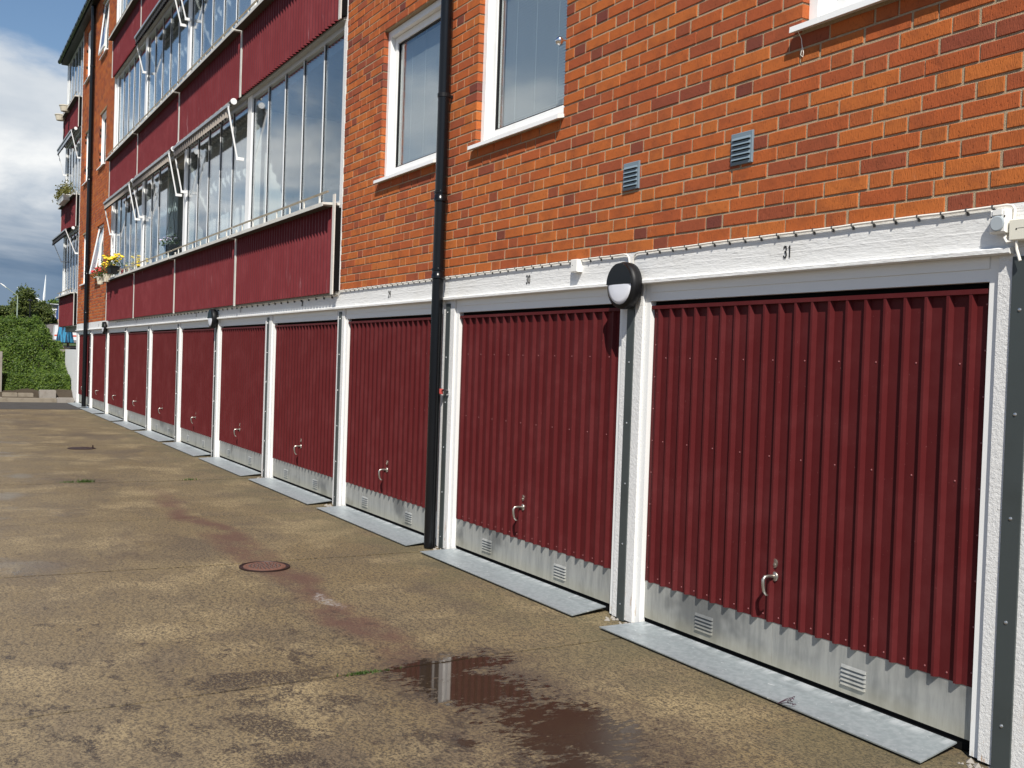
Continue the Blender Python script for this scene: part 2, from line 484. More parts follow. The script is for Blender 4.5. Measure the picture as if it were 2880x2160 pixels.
# puddle by doors 30 and 31
e = t.m('MAXIMUM', ell(-4.25, 2.25, 0.52, 0.36, 0.15), ell(-3.55, 2.35, 0.60, 0.40, 0.25))
e = t.m('MAXIMUM', e, t.m('MULTIPLY', ell(-3.15, 2.25, 0.62, 0.40, 0.1), 0.75))
e = t.m('MAXIMUM', e, ell(-4.60, 2.32, 0.14, 0.42, 0.0))
e = t.m('MAXIMUM', e, ell(-3.66, 1.87, 0.10, 0.08, 0.0))
e = t.m('MAXIMUM', e, ell(-3.08, 2.05, 0.16, 0.16, 0.0))
strk = t.noise(t.scale(p, (2.2, 1.0, 1)), 9, 8, 0.74)
dry = t.m('MULTIPLY', t.ss(px, -4.25, -3.6), 0.22)
strk2 = t.noise(t.scale(p, (2.6, 1.0, 1), (3, 1, 0)), 22, 7, 0.72)
wet = t.ss(t.m('SUBTRACT', t.m('ADD', e, t.m('ADD', t.m('MULTIPLY', t.m('SUBTRACT', strk, 0.565), 2.4), t.m('MULTIPLY', t.m('SUBTRACT', strk2, 0.5), 1.5))), dry), 0.0, 0.14)
damp = t.m('MULTIPLY', t.ss(t.m('ADD', e, t.m('MULTIPLY', t.m('SUBTRACT', strk, 0.5), 1.2)), -0.45, 0.2), t.m('ADD', 0.45, t.m('MULTIPLY', t.ss(strk2, 0.4, 0.6), 0.55)))
pool = t.m('MULTIPLY', wet, 1.0)
c = t.mix(t.m('MULTIPLY', damp, 0.72), c, (0.060, 0.036, 0.024))
sky_glint = t.m('MULTIPLY', t.ss(ell(-6.05, 2.20, 0.26, 0.09, 0.0), 0.0, 0.5), t.ss(mot, 0.42, 0.6))  # sky reflection in a small puddle, painted as a pale grey patch
c = t.mix(t.m('MULTIPLY', sky_glint, 0.6), c, (0.36, 0.34, 0.32))
c = t.mix(t.m('MULTIPLY', flk, 0.85), c, (0.034, 0.025, 0.020))
c = t.mix(t.m('MULTIPLY', pool, 0.88), c, (0.028, 0.018, 0.012))
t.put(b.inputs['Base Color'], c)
sheen = t.m('MULTIPLY', t.ss(t.noise(p, 0.8, 5, .6), 0.46, 0.64), t.m('MULTIPLY', t.m('SUBTRACT', 1.0, t.ss(py, 0.7, 2.3)), t.m('SUBTRACT', 1.0, t.ss(px, -8.5, -5.0))))
rg = t.m('SUBTRACT', 0.86, t.m('MULTIPLY', sheen, 0.56))
rg = t.m('SUBTRACT', rg, t.m('MULTIPLY', flk, 0.40))
rgm = t.n('ShaderNodeMix', data_type='FLOAT')
t.put(rgm.inputs[0], pool)
t.put(rgm.inputs[2], rg)
t.put(rgm.inputs[3], t.m('ADD', 0.03, t.m('MULTIPLY', t.ss(px, -4.05, -3.45), 0.25)))
t.put(b.inputs['Roughness'], rgm.outputs[0])
hgt = t.m('MULTIPLY', t.m('ADD', t.m('MULTIPLY', grain, 0.55), t.m('SUBTRACT', 0.7, t.m('MULTIPLY', t.ss(grain2, 0.52, 0.68), 0.9))), t.m('MULTIPLY', t.m('SUBTRACT', 1.0, pool), t.m('SUBTRACT', 1.0, t.m('MULTIPLY', sheen, 0.8))))
t.put(b.inputs['Normal'], t.bump(hgt, 0.6, 0.006))


# ------------------------------------------------------------------ mesh helpers
ORG = {}      # object -> world origin of its frame


class MB:
    def __init__(self):
        self.v, self.f = [], []

    def add(self, vs, fs):
        o = len(self.v)
        self.v += [tuple(q) for q in vs]
        self.f += [tuple(o + i for i in q) for q in fs]

    def box(self, x0, x1, y0, y1, z0, z1):
        x0, x1 = min(x0, x1), max(x0, x1)
        y0, y1 = min(y0, y1), max(y0, y1)
        z0, z1 = min(z0, z1), max(z0, z1)
        self.add([(x0, y0, z0), (x1, y0, z0), (x1, y1, z0), (x0, y1, z0), (x0, y0, z1), (x1, y0, z1), (x1, y1, z1), (x0, y1, z1)],
                 [(0, 3, 2, 1), (4, 5, 6, 7), (0, 1, 5, 4), (1, 2, 6, 5), (2, 3, 7, 6), (3, 0, 4, 7)])

    def bbox(self, x0, x1, y0, y1, z0, z1, c=0.004):
        """box whose front (-Y) face has a small chamfer"""
        x0, x1 = min(x0, x1), max(x0, x1)
        y0, y1 = min(y0, y1), max(y0, y1)
        a = [(x0, y1, z0), (x1, y1, z0), (x1, y1, z1), (x0, y1, z1)]
        q = [(x0, y0 + c, z0), (x1, y0 + c, z0), (x1, y0 + c, z1), (x0, y0 + c, z1)]
        f = [(x0 + c, y0, z0 + c), (x1 - c, y0, z0 + c), (x1 - c, y0, z1 - c), (x0 + c, y0, z1 - c)]
        fs = [(8, 9, 10, 11), (3, 2, 1, 0)]
        for i in range(4):
            j = (i + 1) % 4
            fs += [(4 + i, 4 + j, 8 + j, 8 + i), (i, j, 4 + j, 4 + i)]
        self.add(a + q + f, fs)

    def extrude(self, prof, axis, a, b2):
        """closed 2-D profile swept from a to b2 along axis 0 (profile y,z), 1 (x,z) or 2 (x,y)"""
        k = len(prof)

        def at(p, w):
            return (w, p[0], p[1]) if axis == 0 else ((p[0], w, p[1]) if axis == 1 else (p[0], p[1], w))
        vs = [at(p, a) for p in prof] + [at(p, b2) for p in prof]
        fs = [tuple(range(k)), tuple(range(2 * k - 1, k - 1, -1))]
        fs += [(i, i + k, (i + 1) % k + k, (i + 1) % k) for i in range(k)]
        self.add(vs, fs)

    def tube(self, pts, r, n=8, caps=True):
        pts = [Vector(q) for q in pts]
        rs = r if isinstance(r, (list, tuple)) else [r] * len(pts)
        rings = []
        prev = None
        for i, q in enumerate(pts):
            dv = (pts[min(i + 1, len(pts) - 1)] - pts[max(i - 1, 0)]).normalized()
            if prev is None:
                ref = Vector((0, 0, 1)) if abs(dv.z) < 0.9 else Vector((1, 0, 0))
                u = dv.cross(ref).normalized()
            else:
                u = (prev - dv * prev.dot(dv)).normalized()
            prev = u
            w = dv.cross(u)
            rings.append([q + (u * math.cos(2 * math.pi * k / n) + w * math.sin(2 * math.pi * k / n)) * rs[i] for k in range(n)])
        vs = [q for ring in rings for q in ring]
        fs = []
        for i in range(len(pts) - 1):
            for k in range(n):
                fs.append((i * n + k, i * n + (k + 1) % n, (i + 1) * n + (k + 1) % n, (i + 1) * n + k))
        if caps:
            fs.append(tuple(range(n - 1, -1, -1)))
            fs.append(tuple((len(pts) - 1) * n + k for k in range(n)))
        self.add(vs, fs)

    def lathe(self, prof, c=(0, 0, 0), n=24, axis='z', cap0=False, cap1=False):
        """profile of (radius, height) turned round an axis through c; axis 'y' points to -Y"""
        vs, fs = [], []
        for r, h in prof:
            for k in range(n):
                a = 2 * math.pi * k / n
                if axis == 'z':
                    vs.append((c[0] + r * math.cos(a), c[1] + r * math.sin(a), c[2] + h))
                else:
                    vs.append((c[0] + r * math.cos(a), c[1] - h, c[2] + r * math.sin(a)))
        for i in range(len(prof) - 1):
            for k in range(n):
                fs.append((i * n + k, i * n + (k + 1) % n, (i + 1) * n + (k + 1) % n, (i + 1) * n + k))
        if cap0:
            fs.append(tuple(range(n - 1, -1, -1)))
        if cap1:
            fs.append(tuple((len(prof) - 1) * n + k for k in range(n)))
        self.add(vs, fs)

    def leaf(self, c, size, nrm=None, rnd=R):
        """one bent leaf of two quads"""
        a = Vector((rnd.uniform(-1, 1), rnd.uniform(-1, 1), rnd.uniform(-1, 1)))
        if nrm is not None:
            a = (a * 0.9 + Vector(nrm)).normalized()
        else:
            a.normalize()
        ref = Vector((rnd.uniform(-1, 1), rnd.uniform(-1, 1), rnd.uniform(-1, 1)))
        u = a.cross(ref).normalized()
        w = a.cross(u)
        c = Vector(c)
        l, wd = size * rnd.uniform(0.7, 1.2), size * rnd.uniform(0.35, 0.6)
        k = a * (size * 0.18)
        self.add([c - u * l * 0.5, c + w * wd * 0.5 - k, c + u * l * 0.5, c - w * wd * 0.5 - k], [(0, 1, 2), (0, 2, 3)])

    def build(self, name, mt, parent=None, smooth=False, loc=None):
        o = Vector(ORG.get(parent.name if parent else None, (0, 0, 0)))
        me = bpy.data.meshes.new(name)
        if loc is not None:
            oo = Vector(loc)
        else:
            oo = o
        me.from_pydata([(q[0] - oo.x, q[1] - oo.y, q[2] - oo.z) for q in self.v], [], self.f)
        me.materials.append(mt)
        if smooth:
            for pl in me.polygons:
                pl.use_smooth = True
        me.update()
        ob = bpy.data.objects.new(name, me)
        COL.objects.link(ob)
        if parent:
            ob.parent = parent
        if loc is not None:
            ob.location = oo - o
        ORG[ob.name] = tuple(oo)
        return ob


def smooth_angle(o, deg=40):
    me = o.data
    for pl in me.polygons:
        pl.use_smooth = True
    try:
        me.set_sharp_from_angle(angle=math.radians(deg))
    except Exception:
        pass
    return o


def tag(o, label=None, cat=None, group=None, kind=None):
    if label:
        o['label'] = label
    if cat:
        o['category'] = cat
    if group:
        o['group'] = group
    if kind:
        o['kind'] = kind
    return o


def thing(name, label, cat, loc, group=None):
    o = bpy.data.objects.new(name, None)
    o.empty_display_size = 0.1
    COL.objects.link(o)
    o.location = loc
    ORG[o.name] = tuple(loc)
    return tag(o, label, cat, group)


def part_empty(name, parent, loc):
    o = bpy.data.objects.new(name, None)
    COL.objects.link(o)
    o.parent = parent
    o.location = Vector(loc) - Vector(ORG[parent.name])
    ORG[o.name] = tuple(loc)
    return o


def dup(o, parent=None):
    c_ = o.copy()
    COL.objects.link(c_)
    c_.parent = parent
    for ch in list(o.children):
        dup(ch, c_)
    return c_


def Y(off):
    return D - off


def Z(h):
    return h + ZC


# ------------------------------------------------------------------ ground
g = MB()
g.box(-28.5, 14, -60, 14, -0.30, -0.035)
tag(g.build('ground', M_soil), kind='structure')
yard = bpy.data.objects.new('yard', None)
COL.objects.link(yard)
tag(yard, kind='structure')
ORG[yard.name] = (0, 0, 0)
joints = [4.0, 1.2, -1.85, -4.64, -7.45, -9.62, -12.5, -15.0, -17.3, -19.45, -22.7, -25.2, -27.6]
rj = random.Random(5)


def joint_line(x):
    pts, w = [], 0.0
    y = -14.0
    while y < 3.74:
        w = w * 0.8 + rj.uniform(-0.009, 0.009)
        pts.append((x + w + 0.03 * math.sin(y * 0.9 + x), y))
        y += 0.12 if y > -0.5 else 0.7
    pts.append((x + w, 3.74))
    return pts


lines = [joint_line(x) for x in joints]
for i in range(len(joints) - 1):
    a, b2 = lines[i + 1], lines[i]          # a further (-X), b2 nearer
    dz = rj.uniform(-0.002, 0.002)
    gap = 0.008
    top = [(x + gap + rj.uniform(0, 0.003), y, dz) for x, y in a] + [(x - gap - rj.uniform(0, 0.003), y, dz) for x, y in reversed(b2)]
    m_ = MB()
    k = len(top)
    m_.add(top + [(x, y, -0.12) for x, y, z_ in top], [tuple(reversed(range(k)))] + [(j, (j + 1) % k, (j + 1) % k + k, j + k) for j in range(k)])
    m_.build('concrete_slab', M_yard, yard)
m_ = MB()
m_.box(-31.1, -27.62, -14, 3.62, -0.1, 0.004)
tag(m_.build('asphalt_strip', M_asph), kind='structure')

# ------------------------------------------------------------------ the building
bld = thing('apartment_building', 'long red brick apartment block with dark red garage doors and glazed balconies', 'building', (-17, D, 0))

# openings in brick, in (s0, s1, h0, h1)
WINS = [(7.76, 9.02, 1.665, 3.0225), (5.84, 7.10, 1.665, 3.0225), (2.40, 3.70, 1.675, 3.0225)]
for st in (1, 2):
    WINS += [(7.76, 9.02, 1.665 + 2.75 * st, 3.06 + 2.75 * st), (5.84, 7.10, 1.665 + 2.75 * st, 3.06 + 2.75 * st), (2.40, 3.70, 1.675 + 2.75 * st, 3.06 + 2.75 * st)]
FARW = [(29.15, 30.22, 1.74, 3.06), (29.2, 30.26, 4.44, 5.80), (29.3, 30.4, 7.20, 8.55),
        (26.4, 27.5, 1.80, 3.05), (26.42, 27.5, 4.46, 5.78), (26.42, 27.5, 7.17, 8.5)]


def wall_sheet(s0, s1, h0, h1, wins, y0, y1, name, mt):
    """a wall with real holes: cells between the openings' edges, each a box"""
    ss_ = sorted({s0, s1} | {q for w in wins for q in w[:2] if s0 < q < s1})
    hs = sorted({h0, h1} | {q for w in wins for q in w[2:] if h0 < q < h1})
    m_ = MB()
    for i in range(len(ss_) - 1):
        run = None
        for j in range(len(hs) - 1):
            cs, ch = (ss_[i] + ss_[i + 1]) / 2, (hs[j] + hs[j + 1]) / 2
            hole = any(w[0] < cs < w[1] and w[2] < ch < w[3] for w in wins)
            if not hole:
                run = (run[0] if run else hs[j], hs[j + 1])
            if (hole or j == len(hs) - 2) and run:
                m_.box(-ss_[i], -ss_[i + 1], y0, y1, Z(run[0]), Z(run[1]))
                run = None
    return m_.build(name, mt, bld)


grow = lambda ws: [(w[0] - 0.006, w[1] + 0.006, w[2] - 0.004, w[3] + 0.006) for w in ws]
wall_sheet(1.6, 10.0, 0.68, 8.75, grow(WINS), D + 0.0042, D + 0.12, 'mortar_bed', M_mortar)
wall_sheet(25.22, 31.0, 0.68, 8.75, grow(FARW), D + 0.0042, D + 0.12, 'mortar_bed', M_mortar)

# bricks: two stretchers and a header, each course shifted
CH = 0.0735
bricks = []
rb = random.Random(21)


def lay(s0, s1, h0, h1, wins):
    row, h = 0, h0
    while h < h1 - 0.02:
        c0 = row * 0.195 + rb.uniform(-0.012, 0.012)
        hb = h + rb.uniform(-0.0015, 0.0015)
        holes = [(w[0], w[1]) for w in wins if w[2] - 0.02 < h + 0.035 < w[3] + 0.01]
        pos_ = s0 - 0.7 + (c0 % 0.65)
        k = 0
        while pos_ < s1:
            ln = 0.2502 if k % 3 < 2 else 0.1192
            a, b_ = pos_ + rb.uniform(-0.003, 0.003), pos_ + ln + rb.uniform(-0.003, 0.003)
            pos_ += ln + 0.0118
            k += 1
            a, b_ = max(a, s0), min(b_, s1)
            segs = [(a, b_)] if b_ - a > 0.02 else []
            for w0, w1 in holes:
                nx = []
                for q0, q1 in segs:
                    if q1 <= w0 or q0 >= w1:
                        nx.append((q0, q1))
                    else:
                        if w0 - q0 > 0.006:
                            nx.append((q0, w0))
                        if q1 - w1 > 0.006:
                            nx.append((w1, q1))
                segs = nx
            for w0, w1 in holes:
                segs = [(w1 if 0 < q0 - w1 < 0.03 else q0, w0 if 0 < w0 - q1 < 0.03 else q1) for q0, q1 in segs]
            for q0, q1 in segs:
                bricks.append((q0, q1, hb, min(hb + CH - 0.0118, h1)))
        h += CH
        row += 1


lay(1.6, 10.0, 0.682, 8.75, WINS)
near_n = len(bricks)
lay(25.22, 31.0, 0.682, 8.75, FARW)

# the 300 that show largest are single objects
VP = M.inverted()


def shown(bk):
    c_ = Vector((-(bk[0] + bk[1]) / 2, D, Z((bk[2] + bk[3]) / 2)))
    q = VP @ c_
    if q.z > -0.1:
        return 0
    u, v = q.x / -q.z * 2912 / 1440, q.y / -q.z * 2912 / 1080
    if abs(u) > 0.995 or abs(v) > 0.995:
        return 0
    return (bk[1] - bk[0]) * 0.061 / (q.length ** 3) * D


order = sorted(range(near_n), key=lambda i: -shown(bricks[i]))
single = set(order[:300])


def brick_mesh(ln, rnd):
    m_ = MB()
    y0, y1, hgt, c = 0.0, 0.10, CH - 0.0118, 0.0022
    a, e = -ln / 2, ln / 2
    j = lambda k: rnd.uniform(-k, k)
    back = [(a, y1, 0), (e, y1, 0), (e, y1, hgt), (a, y1, hgt)]
    n_ = 5 if ln > 0.2 else 3
    bot = [(a + (e - a) * i / n_, j(0.0012)) for i in range(n_ + 1)]
    topl = [(a + (e - a) * i / n_, hgt + j(0.0012)) for i in range(n_ + 1)]
    ring = [(x, c, z_) for x, z_ in bot] + [(x, c, z_) for x, z_ in reversed(topl)]
    fr_ = []
    for x, y_, z_ in ring:
        fr_.append((max(a + c, min(e - c, x)), y0 + j(0.0006), c if z_ < hgt / 2 else hgt - c))
    k = len(ring)
    vs = ring + fr_ + back
    fs = [tuple(range(k, 2 * k))] + [(i, (i + 1) % k, (i + 1) % k + k, i + k) for i in range(k)]
    r0 = 2 * k
    nb = n_ + 1
    fs += [tuple([r0, r0 + 1] + list(range(nb - 1, -1, -1))), tuple([r0 + 2, r0 + 3] + list(range(2 * nb - 1, nb - 1, -1))),
           (r0 + 1, r0 + 2, nb, nb - 1), (r0 + 3, r0, 0, 2 * nb - 1)]
    m_.add(vs, fs)
    me = bpy.data.meshes.new('brick')
    me.from_pydata(m_.v, [], m_.f)
    me.materials.append(M_brick1 if ln > 0.2 else M_brick1h)
    return me


full = [brick_mesh(0.25, rb) for _ in range(6)]
half = [brick_mesh(0.12, rb) for _ in range(5)]
mass = MB()
massh = MB()
bo = Vector(ORG[bld.name])
for i, (q0, q1, z0, z1) in enumerate(bricks):
    jit = rb.uniform(-0.0014, 0.0014)
    if i in single:
        ln = q1 - q0
        src = rb.choice(full if ln > 0.18 else half)
        ob = bpy.data.objects.new('brick', src)
        COL.objects.link(ob)
        ob.parent = bld
        ob.location = Vector((-(q0 + q1) / 2, D + jit, Z(z0))) - bo
        ob.scale.x = ln / (0.25 if ln > 0.18 else 0.12)
        ob.rotation_euler = (0, rb.uniform(-0.004, 0.004), rb.uniform(-0.004, 0.004))
    else:
        (mass if q1 - q0 > 0.16 else massh).bbox(-q1, -q0, D + jit, D + 0.10, Z(z0), Z(z1), 0.002)
nf1, nv1 = len(mass.f), len(mass.v)
mass.add(massh.v, massh.f)
bw = tag(mass.build('brickwork', M_brick2, bld), kind='stuff')
bw.data.materials.append(M_brick2h)
for pl in bw.data.polygons:
    if pl.index >= nf1:
        pl.material_index = 1

# structure behind: core, floors, party walls, roof
m_ = MB()
m_.box(-35.0, -1.6, D + 1.55, D + 10, 0, 10.2)
m_.build('inner_wall', M_room, bld)
m_ = MB()
for hs in (0.60, 3.36, 6.12, 8.86):
    m_.box(-34.95, -1.62, D + 0.13, D + 1.54, Z(hs - 0.10), Z(hs + 0.10))
m_.box(-31.0, -1.62, D + 0.9, D + 1.5, 0, Z(0.48))
m_.build('floor_slab', M_soffit, bld)
m_ = MB()
for s in (1.65, 4.7, 10.1, 13.83, 17.7, 21.6, 25.17, 31.08):
    m_.box(-s - 0.05, -s + 0.05, D + 0.125, D + 1.545, Z(0.7), Z(8.76))
m_.build('party_wall', M_white, bld)
for a, e in ((-10.085, -10.003), (-25.215, -25.14), (-31.07, -31.003)):
    m_ = MB()
    m_.box(a, e, D - 0.004, D + 0.12, Z(0.682), Z(8.75))
    m_.build('edge_flashing', M_pillar, bld)
m_ = MB()
m_.extrude([(D - 0.20, Z(8.80)), (D + 10.1, Z(9.9)), (D + 10.1, Z(10.0)), (D - 0.20, Z(8.90))], 0, -35.1, -1.5)
m_.box(-35.05, -1.55, D - 0.16, D + 0.13, Z(8.752), Z(8.80))
m_.build('roof', M_blackm, bld)
m_ = MB()
prof = [(D - 0.20 - 0.06 * math.cos(a), Z(8.86) - 0.07 * math.sin(a)) for a in [math.pi * k / 8 for k in range(9)]]
m_.extrude(prof, 0, -35.15, -1.5)
for i in range(56):
    m_.box(-35 + i * 0.6, -34.97 + i * 0.6, D - 0.264, D - 0.15, Z(8.80), Z(8.868))
m_.build('gutter', M_black, bld)

# concrete beam with drip lip
m_ = MB()
m_.box(-31.06, -1.6, D + 0.002, D + 0.10, Z(0.512), Z(0.681))
m_.build('concrete_beam', M_beam, bld)
m_ = MB()
m_.extrude([(D - 0.030, Z(0.490)), (D - 0.030, Z(0.506)), (D - 0.012, Z(0.514)), (D + 0.09, Z(0.514)), (D + 0.09, Z(0.488)), (D - 0.02, Z(0.486))], 0, -31.06, -2.53)
m_.build('drip_lip', M_beam, bld)

# ------------------------------------------------------------------ garage doors
DL = [4.84, 7.32, 9.80, 12.30, 14.92, 17.51, 20.10, 22.73, 25.33, 27.98, 30.62]
DW = [2.19, 2.17, 2.18, 2.20, 2.25, 2.25, 2.26, 2.27, 2.28, 2.28, 2.28]
W0 = 2.19
HT, HB, HS = 0.387, -1.455, -1.238      # opening top, kick plate bottom, sheet bottom


def door_master():
    ox, oy = -DL[0], D + 0.05            # local frame: left edge of leaf, pan plane
    root = part_empty('garage_door', bld, (ox, oy, 0))
    X = lambda u: ox + u
    # ribbed sheet as one folded strip
    prof = [(0.0, 0.0)]
    u = 0.052
    ribs = []
    while u < W0 - 0.05:
        prof += [(u, 0.0), (u + 0.008, -0.022), (u + 0.021, -0.022), (u + 0.031, 0.0)]
        ribs.append(u + 0.015)
        u += 0.1075
    prof.append((W0, 0.0))
    m_ = MB()
    zt, zb = Z(HT - 0.045), Z(HS)
    vs = []
    for (a, q) in prof:
        vs += [(X(a), oy + q, zb), (X(a), oy + q, zt)]
    fs = [(2 * i, 2 * i + 2, 2 * i + 3, 2 * i + 1) for i in range(len(prof) - 1)]
    o1 = len(vs)
    for (a, q) in prof:
        vs += [(X(a), oy + q + 0.0015, zb), (X(a), oy + q + 0.0015, zt)]
    fs += [(o1 + 2 * i + 1, o1 + 2 * i + 3, o1 + 2 * i + 2, o1 + 2 * i) for i in range(len(prof) - 1)]
    fs += [(2 * i, o1 + 2 * i, o1 + 2 * i + 2, 2 * i + 2) for i in range(len(prof) - 1)]
    m_.add(vs, fs)
    m_.build('ribbed_sheet', M_door, root)
    m_ = MB()
    m_.box(X(0.0), X(W0), oy - 0.023, oy + 0.01, Z(HT - 0.046), Z(HT - 0.026))
    m_.build('top_rail', M_door, root)
    m_ = MB()
    m_.box(X(-0.01), X(W0 + 0.01), oy + 0.012, oy + 0.03, Z(HB - 0.05), Z(HT + 0.01))
    m_.build('leaf_core', M_dark, root)
    m_ = MB()
    m_.box(X(0.004), X(W0 * 0.478 - 0.001), oy + 0.002, oy + 0.010, Z(HB), Z(HS + 0.06))
    m_.box(X(W0 * 0.478 + 0.001), X(W0 - 0.004), oy + 0.0025, oy + 0.010, Z(HB), Z(HS + 0.06))
    m_.build('kick_plate', M_kick, root)
    for u0 in (0.46, 1.495):
        m_ = MB()
        for k in range(5):
            zc = Z(-1.335 - k * 0.0195)
            a, e = X(u0), X(u0 + 0.145)
            m_.add([(a, oy + 0.002, zc + 0.012), (e, oy + 0.002, zc + 0.012), (e - 0.006, oy - 0.008, zc - 0.001), (a + 0.006, oy - 0.008, zc - 0.001),
                    (a, oy + 0.002, zc - 0.003), (e, oy + 0.002, zc - 0.003)],
                   [(0, 3, 2, 1), (3, 4, 5, 2), (0, 4, 3), (1, 2, 5)])
        m_.build('vent_louvre', M_kick, root)
    m_ = MB()
    rv = random.Random(3)
    for i, u in enumerate(ribs[:-1]):
        uc = u + 0.053
        m_.lathe([(0.0042, 0), (0.0036, 0.002), (0.0001, 0.003)], (X(uc), oy, Z(HS + 0.028)), 7, 'y')
        if i % 2 == 0:
            for hh_ in (-0.42, 0.06):
                m_.lathe([(0.0042, 0), (0.0036, 0.002), (0.0001, 0.003)], (X(uc), oy, Z(hh_)), 7, 'y')
    for k in range(9):
        m_.lathe([(0.0042, 0), (0.0036, 0.002), (0.0001, 0.003)], (X(0.022), oy, Z(-1.16 + k * 0.185)), 7, 'y')
        m_.lathe([(0.0042, 0), (0.0036, 0.002), (0.0001, 0.003)], (X(W0 - 0.02), oy, Z(-1.18 + k * 0.185)), 7, 'y')
    tag(m_.build('rivet', M_rivet, root), kind='stuff')
    hx = X(DL[0] - 3.787)
    m_ = MB()
    m_.lathe([(0.024, 0), (0.024, 0.006), (0.021, 0.009), (0.0001, 0.009)], (hx, oy, Z(-1.010)), 20, 'y')
    y_ = oy
    gr = [(hx, y_ - 0.004, Z(-1.008)), (hx, y_ - 0.045, Z(-1.006)), (hx - 0.002, y_ - 0.066, Z(-1.008)), (hx - 0.003, y_ - 0.074, Z(-1.022)),
          (hx - 0.003, y_ - 0.073, Z(-1.05)), (hx - 0.002, y_ - 0.068, Z(-1.078)), (hx, y_ - 0.056, Z(-1.096)), (hx + 0.002, y_ - 0.045, Z(-1.100))]
    m_.tube(gr, [0.008, 0.008, 0.0085, 0.009, 0.009, 0.008, 0.006, 0.0035], 10)
    smooth_angle(m_.build('handle', M_steel, root), 50)
    m_ = MB()
    ov = [(0.0175 * math.cos(a), 0.023 * math.sin(a)) for a in [2 * math.pi * k / 20 for k in range(20)]]
    m_.extrude([(hx + q[0], Z(-0.945) + q[1]) for q in ov], 1, oy, oy - 0.007)
    m_.lathe([(0.007, 0.0), (0.007, 0.009), (0.0001, 0.009)], (hx, oy - 0.001, Z(-0.951)), 12, 'y')
    smooth_angle(m_.build('lock_escutcheon', M_steel, root), 50)
    # steel frame round the leaf
    m_ = MB()
    for a, e in ((-0.052, -0.004), (W0 + 0.006, W0 + 0.054)):
        m_.box(X(a), X(e), D + 0.022, D + 0.075, Z(-1.50), Z(0.487))
    m_.box(X(-0.0038), X(W0 + 0.0058), D + 0.022, D + 0.075, Z(HT), Z(0.487))
    m_.box(X(-0.0035), X(W0 + 0.0055), D + 0.017, D + 0.0215, Z(0.438), Z(0.486))
    m_.build('door_frame', M_frame, root)
    return root


door0 = door_master()
for i in range(1, 11):
    dd = dup(door0, bld)
    dd.location = Vector((-DL[i], D + 0.05, 0)) - bo
    dd.scale.x = DW[i] / W0

# piers between doors with a grey cover strip
for i in range(11):
    sl_ = DL[i] + 0.054 * DW[i] / W0            # right side of this pier (image)
    sr_ = (DL[i + 1] - DW[i + 1] - 0.056) if i < 10 else 31.06
    if i == 10:
        m_ = MB()
        m_.box(-31.06, -sl_, D + 0.004, D + 0.12, -0.02, Z(0.487))
        m_.build('door_pier', M_pillar, bld)
        continue
    m_ = MB()
    m_.box(-sr_, -sl_, D + 0.004, D + 0.12, 0.012, Z(0.487))
    pr_ = m_.build('door_pier', M_pillar, bld)
    cs = (sl_ + sr_) / 2 + 0.008
    m_ = MB()
    m_.box(-cs - 0.034, -cs + 0.034, D - 0.004, D + 0.006, 0.004, Z(0.46))
    m_.build('cover_strip', M_strip, pr_)
    m_ = MB()
    for k in range(6):
        m_.lathe([(0.006, 0), (0.005, 0.003), (0.0001, 0.0045)], (-cs + R.uniform(-.006, .006), D - 0.004, 0.10 + k * 0.36), 8, 'y')
    tag(m_.build('screw', M_screw, pr_), kind='stuff')
# right-hand end pier
m_ = MB()
m_.box(-(DL[0] - DW[0] - 0.056), -2.20, D + 0.004, D + 0.14, 0.012, Z(0.487))
m_.box(-2.195, -1.0, D + 0.006, D + 0.14, -0.02, Z(0.681))
m_.box(-2.52, -2.20, D + 0.0045, D + 0.14, Z(0.4875), Z(0.5115))
pr_ = m_.build('door_pier', M_pillar, bld)
m_ = MB()
m_.box(-2.530, -2.452, D - 0.004, D + 0.006, 0.004, Z(0.475))
m_.build('cover_strip', M_strip, pr_)
m_ = MB()
for k in range(5):
    m_.lathe([(0.0075, 0), (0.006, 0.003), (0.0001, 0.005)], (-2.492, D - 0.004, Z(-1.33 + k * 0.40)), 10, 'y')
tag(m_.build('screw', M_screw, pr_), kind='stuff')

